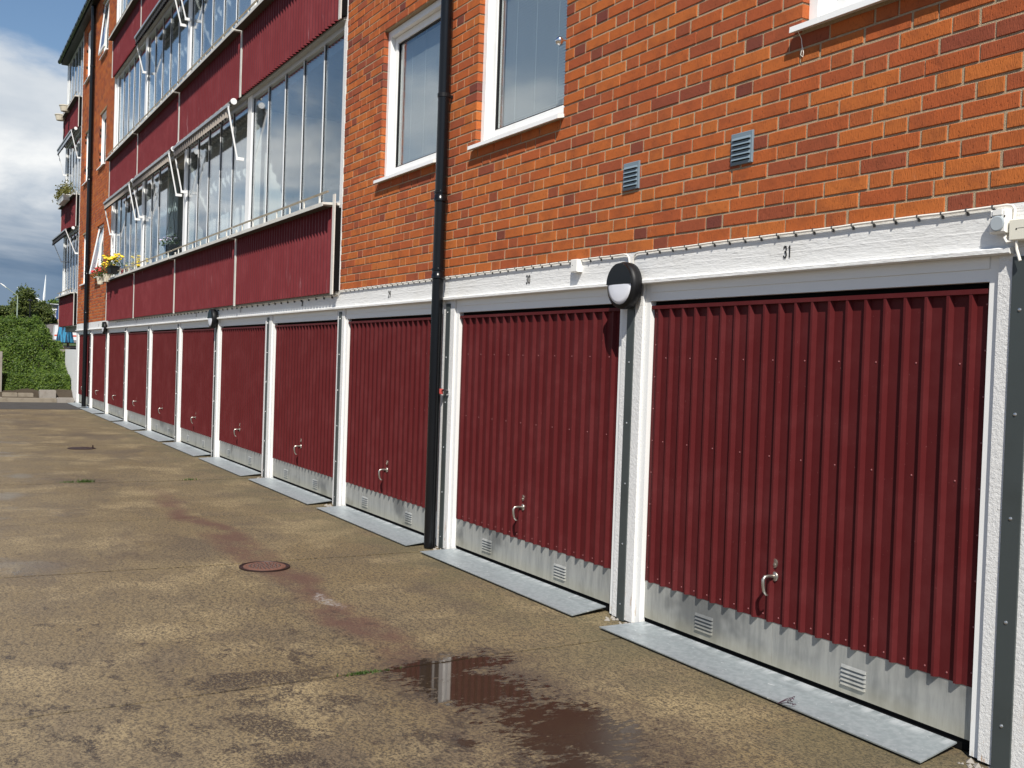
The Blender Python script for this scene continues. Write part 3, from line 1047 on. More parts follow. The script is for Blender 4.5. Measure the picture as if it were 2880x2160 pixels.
# stencilled door numbers on the beam
STROKE = {  # stencil strokes on a 1 x 2 grid
    '0': [[(.5, 2), (.12, 1.8), (0, 1.4), (0, .6), (.12, .2), (.5, 0)], [(.62, 0), (.9, .2), (1, .6), (1, 1.4), (.9, 1.8), (.62, 2)]],
    '1': [[(.5, 0), (.5, 2)], [(.2, 1.7), (.5, 2)]],
    '2': [[(0, 1.5), (.1, 1.85), (.5, 2), (.9, 1.85), (1, 1.45), (.8, 1.0), (.1, .15)], [(0, 0), (1, 0)]],
    '3': [[(0, 1.7), (.3, 2), (.75, 1.95), (.95, 1.55), (.8, 1.15), (.4, 1.05)], [(.45, .95), (.85, .85), (1, .45), (.75, .06), (.3, 0), (0, .3)]],
    '4': [[(.8, 0), (.8, 2)], [(.7, 2), (0, .6), (1.05, .6)]],
    '5': [[(.95, 2), (.1, 2), (.05, 1.15)], [(.08, 1.1), (.6, 1.25), (1, .8), (.9, .2), (.5, 0), (0, .2)]],
    '6': [[(.9, 1.9), (.4, 1.9), (.05, 1.2), (0, .5), (.3, 0)], [(.4, 0), (.9, .15), (1, .7), (.7, 1.05), (.15, .95)]],
    '7': [[(0, 2), (1, 2), (.45, 0)]],
    '8': [[(.45, 1.05), (.05, 1.3), (.1, 1.85), (.45, 2)], [(.55, 2), (.9, 1.85), (.95, 1.3), (.55, 1.05)], [(.45, .97), (0, .7), (.05, .15), (.45, 0)], [(.55, 0), (.95, .15), (1, .7), (.55, .97)]],
    '9': [[(.9, 1.1), (.3, .95), (0, 1.3), (.1, 1.85), (.5, 2)], [(.6, 2), (.95, 1.8), (1, 1.2), (.7, .2), (.2, .05)]],
}
for i, tx in enumerate(('31', '30', '29', '28', '27', '26', '25', '24', '23', '22', '21')):
    m_ = MB()
    hgt, wd = 0.054, 0.019
    xc = -(DL[i] - DW[i] / 2) + 0.008
    lay_ = 0
    for q, chh in enumerate(tx):
        x0 = xc + (q - 1) * (wd + 0.012) + 0.006
        for stv in STROKE[chh]:
            for (a0, b0), (a1, b1) in zip(stv[:-1], stv[1:]):
                p0 = Vector((x0 + a0 * wd, 0, Z(0.560) + b0 * hgt / 2))
                p1 = Vector((x0 + a1 * wd, 0, Z(0.560) + b1 * hgt / 2))
                dv = (p1 - p0).normalized()
                nv = Vector((-dv.z, 0, dv.x)) * 0.0042
                e_ = dv * 0.002
                y_ = D - 0.0008 - 0.00004 * lay_
                lay_ += 1
                m_.add([(c_.x, y_, c_.z) for c_ in (p0 - e_ - nv, p1 + e_ - nv, p1 + e_ + nv, p0 - e_ + nv)], [(0, 1, 2, 3)])
    m_.build('door_number', M_num, bld)


# ------------------------------------------------------------------ windows
def window(w, blind=True, tilt=0.0, sill_cut=0.0):
    s0, s1, h0, h1 = w
    x0, x1 = -s1, -s0                      # x0 left
    root = part_empty('window', bld, ((x0 + x1) / 2, D, Z(h0)))
    yc = D + 0.045
    m_ = MB()
    m_.box(x0, x0 + 0.055, yc, D + 0.16, Z(h0), Z(h1))
    m_.box(x1 - 0.055, x1, yc, D + 0.16, Z(h0), Z(h1))
    m_.box(x0 + 0.0551, x1 - 0.0551, yc, D + 0.16, Z(h1 - 0.055), Z(h1))
    m_.box(x0 + 0.0551, x1 - 0.0551, yc, D + 0.16, Z(h0), Z(h0 + 0.03))
    m_.build('frame', M_white, root)
    m_ = MB()
    f0, f1 = x0 + 0.058, x1 - 0.058
    b0, b1 = Z(h0 + 0.033), Z(h1 - 0.058)
    k, ya, yb = 0.062, D + 0.09, D + 0.14
    m_.box(f0, f0 + k, ya, yb, b0, b1)
    m_.box(f1 - k, f1, ya, yb, b0, b1)
    m_.box(f0 + k, f1 - k, ya + 0.0005, yb, b1 - k, b1)
    m_.box(f0 + k, f1 - k, ya + 0.0005, yb, b0, b0 + k)
    sash = m_.build('sash', M_white, root)
    m_ = MB()
    q = 0.013
    i0, i1, j0, j1 = f0 + k, f1 - k, b0 + k, b1 - k
    m_.box(i0, i0 + q, ya + 0.012, ya + 0.03, j0, j1)
    m_.box(i1 - q, i1, ya + 0.012, ya + 0.03, j0, j1)
    m_.box(i0 + q, i1 - q, ya + 0.0125, ya + 0.03, j1 - q, j1)
    m_.box(i0 + q, i1 - q, ya + 0.0125, ya + 0.03, j0, j0 + q)
    gas = m_.build('gasket', M_blackm, root)
    m_ = MB()
    m_.box(i0 + 0.004, i1 - 0.004, ya + 0.022, ya + 0.027, j0 + 0.004, j1 - 0.004)
    pane = m_.build('pane', M_glass, root)
    m_ = MB()
    m_.extrude([(D - 0.050, Z(h0 - 0.016)), (D + 0.10, Z(h0 + 0.006)), (D + 0.10, Z(h0 - 0.004)), (D - 0.048, Z(h0 - 0.044)), (D - 0.052, Z(h0 - 0.044))], 0, x0 - 0.03, x1 + 0.012)
    m_.build('sill', M_white, root)
    if blind:
        m_ = MB()
        z_ = j0 + 0.02
        while z_ < j1 - 0.02:
            m_.add([(i0 + 0.05, ya + 0.056, z_ - 0.012), (i1 - 0.01, ya + 0.056, z_ - 0.012), (i1 - 0.01, ya + 0.0605, z_ + 0.0115), (i0 + 0.05, ya + 0.0605, z_ + 0.0115)], [(0, 1, 2, 3)])
            z_ += 0.021
        for u in (0.22, 0.5, 0.8):
            m_.box(i0 + (i1 - i0) * u, i0 + (i1 - i0) * u + 0.002, ya + 0.050, ya + 0.054, j0, j1)
        tag(m_.build('blind_slat', M_blind, root), kind='stuff')
        m_ = MB()
        m_.box(i0 + 0.035, i0 + 0.044, ya + 0.045, ya + 0.05, j0, j1)
        m_.build('pane_spacer', M_alu, root)
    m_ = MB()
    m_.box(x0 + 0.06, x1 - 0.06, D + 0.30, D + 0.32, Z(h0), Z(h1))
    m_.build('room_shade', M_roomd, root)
    return root


for w in WINS[:3]:
    window(w)
for w in WINS[3:]:
    window(w, False)
for i, w in enumerate(FARW):
    wr = window(w, False)
# one far sash tilted open at the bottom
for i in (3, 5):
    w = FARW[i]
    m_ = MB()
    zt, zb = Z(w[3] - 0.07), Z(w[2] + 0.05)
    out = 0.17 if i == 3 else 0.09
    for a, e in ((-w[1] + 0.06, -w[1] + 0.095), (-w[0] - 0.095, -w[0] - 0.06)):
        m_.add([(a, D + 0.03, zt), (e, D + 0.03, zt), (e, D + 0.06, zt), (a, D + 0.06, zt), (a, D - out, zb), (e, D - out, zb), (e, D - out + 0.03, zb), (a, D - out + 0.03, zb)],
               [(0, 1, 2, 3), (7, 6, 5, 4), (0, 4, 5, 1), (1, 5, 6, 2), (2, 6, 7, 3), (3, 7, 4, 0)])
    m_.box(-w[1] + 0.096, -w[0] - 0.096, D - out, D - out + 0.04, zb, zb + 0.06)
    sa_ = m_.build('open_sash', M_white, bld)
    m_ = MB()
    m_.add([(-w[1] + 0.095, D + 0.045, zt), (-w[0] - 0.095, D + 0.045, zt), (-w[0] - 0.095, D - out + 0.015, zb + 0.05), (-w[1] + 0.095, D - out + 0.015, zb + 0.05)], [(0, 3, 2, 1)])
    m_.build('pane', M_glass, sa_)

# ------------------------------------------------------------------ balconies
CAP = [1.545, 4.285, 7.00, 9.8]
BOT = [0.655, 3.42, 6.18, 8.78]
BAYS = [(10.03, 13.83), (13.83, 17.70), (17.70, 21.55), (21.55, 25.14)]
FARBAY = (31.15, 34.85)


def corrugated(m_, xa, xb, y, z0, z1, pitch=0.098, dep=0.018):
    n_ = max(2, int(round((xb - xa) / pitch)))
    xs = []
    for i in range(n_):
        w = (xb - xa) / n_
        a = xa + i * w
        xs += [(a + 0.00 * w, 0.0), (a + 0.22 * w, 0.0), (a + 0.5 * w, -1.0), (a + 0.72 * w, -1.0)]
    xs.append((xb, 0.0))
    vs = []
    for x, q in xs:
        vs += [(x, y + q * dep * 2, z0), (x, y + q * dep * 2, z1)]
    m_.add(vs, [(2 * i, 2 * i + 2, 2 * i + 3, 2 * i + 1) for i in range(len(xs) - 1)])


def balcony(bay, k, opened=False, curtain=False, cap=True):
    s0, s1 = bay
    xa, xb = -s1, -s0
    root = part_empty('balcony', bld, ((xa + xb) / 2, D, Z(BOT[k])))
    hb, hc = BOT[k], CAP[k]
    hn = BOT[k + 1]
    m_ = MB()
    corrugated(m_, xa + 0.02, xb - 0.02, Y(0.045), Z(hb), Z(hc - 0.02))
    m_.build('ribbed_panel', M_panel, root)
    m_ = MB()
    m_.box(xa + 0.01, xb - 0.01, D + 0.01, D + 0.11, Z(hb + 0.03), Z(hc - 0.02))
    m_.build('parapet_core', M_dark, root)
    m_ = MB()
    m_.extrude([(Y(0.185), Z(hc - 0.024)), (Y(0.185), Z(hc + 0.016)), (Y(-0.09), Z(hc + 0.032)), (Y(-0.09), Z(hc + 0.004)), (Y(0.178), Z(hc - 0.006)), (Y(0.178), Z(hc - 0.020))], 0, xa + 0.045, xb - 0.045)
    m_.build('parapet_cap', M_cream, root)
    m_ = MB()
    m_.box(xa + 0.046, xb - 0.046, Y(0.1765), Y(0.02), Z(hc - 0.0215), Z(hc - 0.0075))  # separate thin dark brown plate just below the cap
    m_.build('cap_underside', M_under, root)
    # divider bars at the bay ends
    for x in ((xa, xb) if bay[0] in (10.03, FARBAY[0]) else (xa,)):
        m_ = MB()
        m_.box(x - 0.03, x + 0.03, Y(0.083), Y(0.070), Z(hb - 0.02), Z(hc + 0.10))
        m_.build('divider_bar', M_cream, root)
        m_ = MB()
        m_.box(x - 0.012, x + 0.012, Y(0.0699), Y(0.002), Z(hb + 0.02), Z(hc - 0.03))
        m_.build('shadow_gap', M_dark, root)
    # rail on balusters
    m_ = MB()
    m_.box(xa + 0.05, xb - 0.05, Y(0.140), Y(0.120), Z(hc + 0.120), Z(hc + 0.136))
    rail = m_.build('handrail', M_rail, root)
    nb = int((s1 - s0) / 0.53)
    for i in range(nb):
        x = xb - 0.30 - i * (s1 - s0 - 0.3) / nb
        m_ = MB()
        m_.box(x - 0.008, x + 0.008, Y(0.137), Y(0.123), Z(hc - 0.01), Z(hc + 0.1199))
        m_.build('baluster', M_cream, rail)
    # glazing: posts, then frameless leaves
    gt = hn - 0.06
    gy = Y(-0.05)
    for a, e in ((xa, xa + 0.20), (xb - 0.09, xb)):
        if a == xa or bay[0] in (10.03, FARBAY[0]):
            m_ = MB()
            m_.box(a, e, gy - 0.02, gy + 0.12, Z(hc + 0.03), Z(gt + 0.06))
            m_.build('post', M_white, root)
    for a, e in ((gt, gt + 0.06), (hc + 0.03, hc + 0.065)):
        m_ = MB()
        m_.box(xa + 0.201, xb - 0.091, gy - 0.015, gy + 0.05, Z(a), Z(e))
        m_.build('glazing_track', M_alu, root)
    g0, g1 = xa + 0.215, xb - 0.095
    n_ = 5
    for i in range(n_):
        a = g0 + (g1 - g0) * i / n_
        e = g0 + (g1 - g0) * (i + 1) / n_
        if opened and i >= 3:
            continue
        m_ = MB()
        m_.box(a + 0.006, e - 0.0145, gy + 0.010, gy + 0.018, Z(hc + 0.066), Z(gt - 0.001))
        m_.build('pane', M_glass, root)
        m_ = MB()
        m_.box(a - 0.014, a - 0.0005, gy - 0.006, gy + 0.034, Z(hc + 0.066), Z(gt - 0.001))
        m_.build('pane_edge', M_edge, root)
        m_ = MB()
        m_.box(a, a + 0.0055, gy + 0.004, gy + 0.024, Z(hc + 0.066), Z(gt - 0.001))
        m_.build('seal', M_blackm, root)
    if opened:
        for q in range(3):
            m_ = MB()
            x = g0 + (g1 - g0) * 0.6 + 0.02 + q * 0.03
            m_.box(x, x + 0.008, gy + 0.03, gy + 0.62, Z(hc + 0.08), Z(gt - 0.01))
            m_.build('folded_pane', M_glass, root)
    if curtain:
        m_ = MB()
        n2_ = 60
        w0, w1 = xa + 0.5, xa + (s1 - s0) * (0.55 if opened else 0.9)
        vs = []
        for i in range(n2_ + 1):
            x = w0 + (w1 - w0) * i / n2_
            y_ = D + 0.30 + 0.035 * math.sin(i * 1.1)
            vs += [(x, y_, Z(hc - 0.2)), (x, y_, Z(gt))]
        m_.add(vs, [(2 * i, 2 * i + 2, 2 * i + 3, 2 * i + 1) for i in range(n2_)])
        m_.build('curtain', M_curtain, root)
    # underside board
    m_ = MB()
    m_.box(xa + 0.01, xb - 0.01, Y(0.03), Y(-0.128), Z(hb - 0.012), Z(hb + 0.012))
    m_.build('soffit', M_soffit, root)
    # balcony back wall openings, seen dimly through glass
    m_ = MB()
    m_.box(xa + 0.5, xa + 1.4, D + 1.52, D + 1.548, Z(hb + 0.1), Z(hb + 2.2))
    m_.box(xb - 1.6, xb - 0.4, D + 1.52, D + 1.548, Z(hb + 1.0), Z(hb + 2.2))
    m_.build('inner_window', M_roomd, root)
    return root


for k in range(3):
    for j, bay in enumerate(BAYS):
        balcony(bay, k, opened=(k == 0 and j == 2), curtain=(k == 0 and j in (1, 2, 3)) or (k == 1 and j in (1, 2)))
    balcony(FARBAY, k)
# end wall beyond the brick strip, and the building's far end
m_ = MB()
m_.box(-35.0, -34.88, D + 0.02, D + 1.545, Z(0.66), Z(8.75))
m_.build('end_wall', M_white, bld)

# ------------------------------------------------------------------ awnings
def awning(s0, s1, hb, label, cloth, out=0.20, drop=0.80):
    xa, xb = -s1, -s0
    root = thing('awning', label, 'awning', ((xa + xb) / 2, Y(0.1), Z(hb)), 'drop arm awnings over the balconies')
    m_ = MB()
    m_.tube([(xa, Y(0.125), Z(hb - 0.055)), (xb, Y(0.125), Z(hb - 0.055))], 0.036, 10)
    smooth_angle(m_.build('roller_tube', cloth, root))
    for x in (xa - 0.012, xb + 0.004):
        m_ = MB()
        m_.lathe([(0.0001, 0), (0.042, 0), (0.042, 0.02), (0.0001, 0.02)], (0, 0, 0), 14, 'z')
        m_.v = [(x + q[2], Y(0.125) + q[0], Z(hb - 0.055) + q[1]) for q in m_.v]
        m_.build('roller_bracket', M_arm, root)
    m_ = MB()
    yf, zf = Y(out), Z(hb - 0.13)
    m_.extrude([(yf - 0.022, zf - 0.02), (yf - 0.022, zf + 0.02), (yf - 0.004, zf + 0.036), (yf + 0.02, zf + 0.03), (yf + 0.02, zf - 0.02)], 0, xa - 0.03, xb + 0.03)
    m_.build('front_bar', M_awnbar, root)
    m_ = MB()
    n_ = 40
    vs = []
    for i in range(n_ + 1):
        x = xa + (xb - xa) * i / n_
        sag = 0.012 * math.sin(i * 1.9)
        vs += [(x, Y(0.15), Z(hb - 0.03)), (x, (yf + Y(0.15)) / 2, (zf + Z(hb)) / 2 + sag), (x, yf + 0.01, zf + 0.03)]
    m_.add(vs, [(3 * i + j, 3 * i + 3 + j, 3 * i + 4 + j, 3 * i + 1 + j) for i in range(n_) for j in range(2)])
    m_.build('fabric', cloth, root)
    m_ = MB()
    n_ = int((xb - xa) / 0.02)
    vs = []
    for i in range(n_ + 1):
        x = xa + (xb - xa) * i / n_
        ph = (xb - xa) * i / n_ / 0.14 * 2 * math.pi
        cur = 0.024 * math.sin(ph)
        hgt = 0.115 + 0.030 * abs(math.sin(ph / 2))
        vs += [(x, yf + 0.004, zf - 0.018), (x, yf + 0.004 + cur * 0.6, zf - 0.018 - hgt * 0.5), (x, yf + 0.004 + cur, zf - 0.018 - hgt)]
    m_.add(vs, [(3 * i + j, 3 * i + 3 + j, 3 * i + 4 + j, 3 * i + 1 + j) for i in range(n_) for j in range(2)])
    m_.build('valance', cloth, root)
    for x in (xa - 0.02, xb + 0.02):
        m_ = MB()
        m_.tube([(x, yf, zf), (x, Y(0.06), Z(hb - drop))], 0.0125, 6)
        m_.box(x - 0.016, x + 0.016, Y(0.072), Y(-0.03), Z(hb - drop - 0.03), Z(hb - drop + 0.012))
        m_.build('arm', M_arm, root)
    return root


awning(13.98, 17.40, BOT[1], 'awning with scalloped valance over the lowest balcony nearest the camera to have one', M_awn)
awning(17.85, 21.25, BOT[1], 'awning over the open lowest balcony where a flower pot hangs', M_awn)
awning(21.72, 24.95, BOT[1], 'grey awning above the lowest balcony with red and yellow flowers', M_awn)
awning(17.85, 21.25, BOT[2], 'dark awning over the middle floor balcony, its white arms standing out below', M_awnd, 0.22, 0.75)
awning(14.0, 17.45, BOT[2], 'topmost awning cut by the upper edge of the picture, beside a flaking red panel', M_awnd, 0.22, 0.75)
awning(31.3, 34.7, BOT[2], 'grey awning on the far end balcony above the green window box', M_awnbar, 0.24, 0.85)
awning(31.3, 34.7, BOT[1], 'black awning on the far end balcony, lowest of that stack', M_awnd, 0.32, 0.75)

# ------------------------------------------------------------------ pipes, lamps, boxes on the wall
def downpipe(s, label, collars, r, top):
    root = thing('downpipe', label, 'downpipe', (-s, Y(0.075), 0), 'rainwater pipes on the facade')
    m_ = MB()
    m_.tube([(-s, Y(0.075), 0.012), (-s, Y(0.075), Z(0.66))], r * 0.97, 18)
    m_.tube([(-s, Y(0.075), Z(0.66)), (-s, Y(0.075), Z(top))], r, 18)
    smooth_angle(m_.build('pipe', M_black, root), 40)
    for h in collars:
        m_ = MB()
        m_.lathe([(r, 0), (r + 0.008, 0.004), (r + 0.008, 0.030), (r + 0.003, 0.036), (r + 0.003, 0.062), (r + 0.008, 0.066), (r + 0.008, 0.082), (r, 0.086)], (-s, Y(0.075), Z(h)), 20)
        smooth_angle(m_.build('collar', M_black, root), 40)
    for h in (2.1, 4.6, 7.2):
        m_ = MB()
        m_.lathe([(r + 0.001, 0), (r + 0.005, 0.0), (r + 0.005, 0.03), (r + 0.001, 0.03)], (-s, Y(0.075), Z(h)), 18)
        m_.box(-s - 0.012, -s + 0.012, Y(0.03), Y(-0.02), Z(h + 0.004), Z(h + 0.026))
        m_.build('bracket', M_blackm, root)
    return root


downpipe(7.53, 'thick black rainwater pipe running full height between garage doors 29 and 30', (0.655, 1.27), 0.047, 8.8)
downpipe(28.55, 'thin looking black rainwater pipe on the far brick strip beside narrow windows', (0.9, 1.9, 4.3), 0.055, 8.8)


def wall_lamp(s, h, label):
    root = thing('wall_lamp', label, 'lamp', (-s, Y(0.0), Z(h)), 'round wall lamps above the garage doors')
    c_ = (-s, D - 0.022, Z(h))
    m_ = MB()
    m_.box(-s - 0.05, -s + 0.05, D - 0.022, D + 0.02, Z(h) - 0.05, Z(h) + 0.05)
    m_.build('mount', M_blackm, root)
    m_ = MB()
    m_.lathe([(0.128, 0.0), (0.136, 0.006), (0.139, 0.03), (0.139, 0.050), (0.132, 0.066), (0.116, 0.073), (0.112, 0.066), (0.0001, 0.060)], c_, 48, 'y')
    smooth_angle(m_.build('body', M_blackm, root), 50)
    # upper hood: a half disc over the top half
    m_ = MB()
    pr = [(0.124 * math.cos(a), 0.124 * math.sin(a)) for a in [math.pi * k / 24 for k in range(25)]]
    m_.extrude([(c_[0] + q[0], c_[2] + q[1] + 0.006) for q in pr], 1, c_[1] - 0.060, c_[1] - 0.080)
    m_.build('hood', M_black, root)
    m_ = MB()
    pts, n_ = [], 28
    rings = []
    for r_, y_ in ((0.118, 0.064), (0.112, 0.074), (0.095, 0.078), (0.05, 0.080), (0.0, 0.080)):
        rings.append([(c_[0] + r_ * math.cos(math.pi + math.pi * k / n_), c_[1] - y_, c_[2] + 0.005 + r_ * math.sin(math.pi + math.pi * k / n_)) for k in range(n_ + 1)])
    vs = [q for rg_ in rings for q in rg_]
    w = n_ + 1
    m_.add(vs, [(i * w + k, i * w + k + 1, (i + 1) * w + k + 1, (i + 1) * w + k) for i in range(len(rings) - 1) for k in range(n_)])
    smooth_angle(m_.build('lens', M_lens, root), 50)
    return root


wall_lamp(5.0, 0.480, 'large round black and white wall lamp between garage doors 30 and 31')
wall_lamp(15.08, 0.495, 'black and white wall lamp under the balconies, second nearest of three')
wall_lamp(25.45, 0.505, 'smallest and farthest round wall lamp, near the far downpipe')


def vent(s0, s1, h0, h1, label):
    root = thing('wall_vent', label, 'vent', (-(s0 + s1) / 2, D, Z(h0)), 'louvred vents in the brick wall')
    xa, xb = -s1, -s0
    m_ = MB()
    m_.bbox(xa, xb, Y(0.010), D + 0.03, Z(h0), Z(h1), 0.003)
    m_.build('plate', M_bluegrey, root)
    for k in range(5):
        zc = Z(h1 - 0.030 - k * (h1 - h0 - 0.035) / 5)
        a, e, y_ = xa + 0.012, xb - 0.012, Y(0.0102)
        m_ = MB()
        m_.add([(a, y_, zc + 0.006), (e, y_, zc + 0.006), (e - 0.004, y_ - 0.012, zc - 0.009), (a + 0.004, y_ - 0.012, zc - 0.009),
                (a, y_, zc - 0.013), (e, y_, zc - 0.013), (e, y_, zc - 0.009), (a, y_, zc - 0.009)],
               [(0, 3, 2, 1), (0, 7, 3), (1, 2, 6)])
        m_.build('louvre', M_bluegrey, root)
        m_ = MB()
        m_.box(a + 0.005, e - 0.005, y_ - 0.0008, y_ + 0.004, zc - 0.013, zc - 0.0092)
        m_.build('slot', M_dark, root)
    return root


vent(4.965, 5.122, 1.055, 1.218, 'blue grey louvred vent, the lower left of two in the brick')
vent(4.004, 4.166, 1.062, 1.226, 'blue grey louvred vent, the upper right of two in the brick')

# power socket, cream box and junction box
root = thing('power_socket', 'weatherproof white socket with round grey cover at the top right of the beam', 'socket', (-2.57, D, Z(0.56)))
m_ = MB()
m_.bbox(-2.608, -2.537, Y(0.046), D + 0.002, Z(0.566), Z(0.657), 0.006)
m_.build('housing', M_plastic, root)
m_ = MB()
m_.lathe([(0.030, 0.0), (0.030, 0.004), (0.026, 0.006), (0.0001, 0.006)], (-2.572, Y(0.046), Z(0.602)), 24, 'y')
m_.build('round_cover', M_plasticg, root)
m_ = MB()
m_.box(-2.592, -2.553, Y(0.050), Y(0.045), Z(0.635), Z(0.655))
m_.build('hinged_flap', M_plastic, root)
for dx in (-0.028, 0.03):
    m_ = MB()
    m_.lathe([(0.003, 0), (0.003, 0.0022), (0.0001, 0.0022)], (-2.572 + dx, Y(0.046), Z(0.629)), 8, 'y')
    m_.build('screw_cap', M_dark, root)
root = thing('cable_box', 'cream plastic box cut off by the right edge beside the socket', 'box', (-2.45, D, Z(0.53)))
m_ = MB()
m_.bbox(-2.528, -2.40, Y(0.040), D + 0.004, Z(0.532), Z(0.614), 0.004)
m_.build('housing', M_beigepl, root)
m_ = MB()
m_.lathe([(0.0035, 0), (0.0035, 0.001), (0.0001, 0.001)], (-2.495, Y(0.040), Z(0.575)), 8, 'y')
m_.box(-2.49, -2.462, Y(0.0405), Y(0.039), Z(0.577), Z(0.5785))
m_.build('key_slot', M_dark, root)
root = thing('junction_box', 'small white junction box on the beam right of the number 30', 'box', (-5.58, D, Z(0.6)))
m_ = MB()
m_.bbox(-5.622, -5.546, Y(0.042), D + 0.001, Z(0.597), Z(0.678), 0.004)
m_.build('housing', M_plastic, root)
m_ = MB()
m_.lathe([(0.003, 0), (0.003, 0.001), (0.0001, 0.001)], (-5.60, Y(0.042), Z(0.64)), 8, 'y')
m_.build('screw', M_dark, root)

# cable clipped along the top of the beam
root = thing('power_cable', 'cream cable clipped along the top edge of the white beam', 'cable', (-6, D, Z(0.67)))
rc = random.Random(4)


def run(s_a, s_b, h0):
    pts = []
    s = s_a
    while s > s_b:
        pts.append((-s, Y(0.010), Z(h0 + rc.uniform(-0.0016, 0.0016))))
        s -= 0.11
    pts.append((-s_b, Y(0.010), Z(h0)))
    return pts


m_ = MB()
m_.tube([(-2.53, Y(0.010), Z(0.55)), (-2.525, Y(0.010), Z(0.655)), (-2.535, Y(0.010), Z(0.671)), (-2.56, Y(0.010), Z(0.676))] + list(reversed(run(4.94, 2.6, 0.675))) + [(-4.965, Y(0.010), Z(0.669)), (-4.985, Y(0.010), Z(0.650)), (-4.99, Y(0.010), Z(0.60))], 0.0058, 8)
m_.tube([(-5.02, Y(0.010), Z(0.60)), (-5.03, Y(0.010), Z(0.65)), (-5.05, Y(0.010), Z(0.668)), (-5.08, Y(0.010), Z(0.674))] + list(reversed(run(5.55, 5.12, 0.674))), 0.0055, 8)
m_.tube(list(reversed(run(9.98, 5.62, 0.672))), 0.0055, 8)
m_.tube([(-9.98, Y(0.010), Z(0.672)), (-10.02, Y(0.012), Z(0.64)), (-10.06, Y(0.014), Z(0.632))] + list(reversed(run(25.0, 10.15, 0.630))), 0.0055, 6)
m_.tube([(-2.50, Y(0.03), Z(0.535)), (-2.50, Y(0.026), Z(0.50)), (-2.485, Y(0.025), Z(0.455))], 0.006, 8)
m_.tube([(-2.548, Y(0.02), Z(0.566)), (-2.55, Y(0.03), Z(0.545)), (-2.535, Y(0.036), Z(0.528)), (-2.51, Y(0.03), Z(0.533))], 0.006, 8)
smooth_angle(m_.build('cable_sheath', M_cable, root))
m_ = MB()
s = 2.62
while s < 9.9:
    if not (4.9 < s < 5.1 or 5.52 < s < 5.65):
        m_.box(-s - 0.003, -s + 0.003, Y(0.0172), Y(0.002), Z(0.667), Z(0.6825))
        m_.box(-s - 0.005, -s + 0.005, Y(0.004), Y(-0.002), Z(0.655), Z(0.667))
    s += 0.118
s = 10.2
while s < 24:
    m_.box(-s - 0.006, -s + 0.006, Y(0.016), Y(0.002), Z(0.605), Z(0.635))
    s += 0.25
tag(m_.build('cable_clip', M_clip, root), kind='stuff')

m_ = MB()
m_.lathe([(0.0001, -0.03), (0.02, -0.024), (0.029, -0.008), (0.03, 0.004), (0.022, 0.02), (0.010, 0.028), (0.0001, 0.03)], (0, 0, 0), 16)
m_.v = [(-5.87 + q[0], Y(0.03) + q[1], Z(2.14) + q[2]) for q in m_.v]
root = thing('thermometer', 'small chrome bulb fixed to the right edge of the brick wall window', 'thermometer', (-5.87, Y(0.03), Z(2.14)))
smooth_angle(m_.build('chrome_bulb', M_chrome, root))
m_ = MB()
m_.tube([(-5.85, Y(0.02), Z(2.14)), (-5.835, Y(-0.05), Z(2.14))], 0.006, 6)
m_.build('stalk', M_chrome, root)

root = thing('hook_latch', 'small red latch sticking out of the grey strip right of the near downpipe', 'latch', (-7.47, D, Z(-0.24)))
m_ = MB()
m_.bbox(-7.525, -7.478, Y(0.050), Y(0.022), Z(-0.265), Z(-0.222), 0.006)
m_.build('red_tab', M_redbox, root)
m_ = MB()
m_.tube([(-7.43, D, Z(-0.232)), (-7.435, Y(0.03), Z(-0.230)), (-7.48, Y(0.036), Z(-0.236))], 0.006, 8)
m_.tube([(-7.425, D, Z(-0.262)), (-7.428, Y(0.02), Z(-0.266))], 0.008, 8)
m_.build('hook', M_chrome, root)

root = thing('pull_string', 'thin white cord hanging with a loop below the upper right window sill', 'cord', (-3.69, D, Z(1.6)))
m_ = MB()
m_.tube([(-3.688, Y(0.045), Z(1.645)), (-3.687, Y(0.012), Z(1.60)), (-3.682, Y(0.010), Z(1.56)), (-3.690, Y(0.010), Z(1.525)), (-3.676, Y(0.010), Z(1.512)), (-3.672, Y(0.010), Z(1.53)), (-3.680, Y(0.010), Z(1.56))], 0.0018, 5)
m_.build('string_loop', M_cable, root)

# ------------------------------------------------------------------ ramps in front of the doors
rl = ['largest galvanised ramp plate, below garage door 31 nearest the camera', 'galvanised ramp plate below garage door 30, right of the near downpipe',
      'galvanised ramp plate below garage door 29, left of the near downpipe', 'galvanised ramp plate below garage door 28',
      'ramp plate just right of the pier with the second wall lamp', 'ramp plate just left of the pier with the second wall lamp',
      'second ramp plate left of the second wall lamp', 'third ramp plate left of the second wall lamp',
      'small ramp plate just right of the pier under the farthest wall lamp', 'ramp plate between the farthest wall lamp and the far downpipe',
      'last tiny ramp plate, at the far corner left of the far downpipe']


def ramp_mesh():
    m_ = MB()
    a, e = 0.0, 2.15
    yo, yi = Y(0.235), Y(-0.046)
    zo, zi = 0.016, 0.034
    m_.add([(a - 0.06, yo, zo), (e, yo, zo), (e - 0.05, yi, zi), (a, yi, zi),
            (a - 0.06, yo + 0.001, zo - 0.006), (e, yo + 0.001, zo - 0.006), (e - 0.05, yi, zi - 0.006), (a, yi, zi - 0.006)],
           [(0, 1, 2, 3), (7, 6, 5, 4), (0, 4, 5, 1), (1, 5, 6, 2), (2, 6, 7, 3), (3, 7, 4, 0)])
    return m_


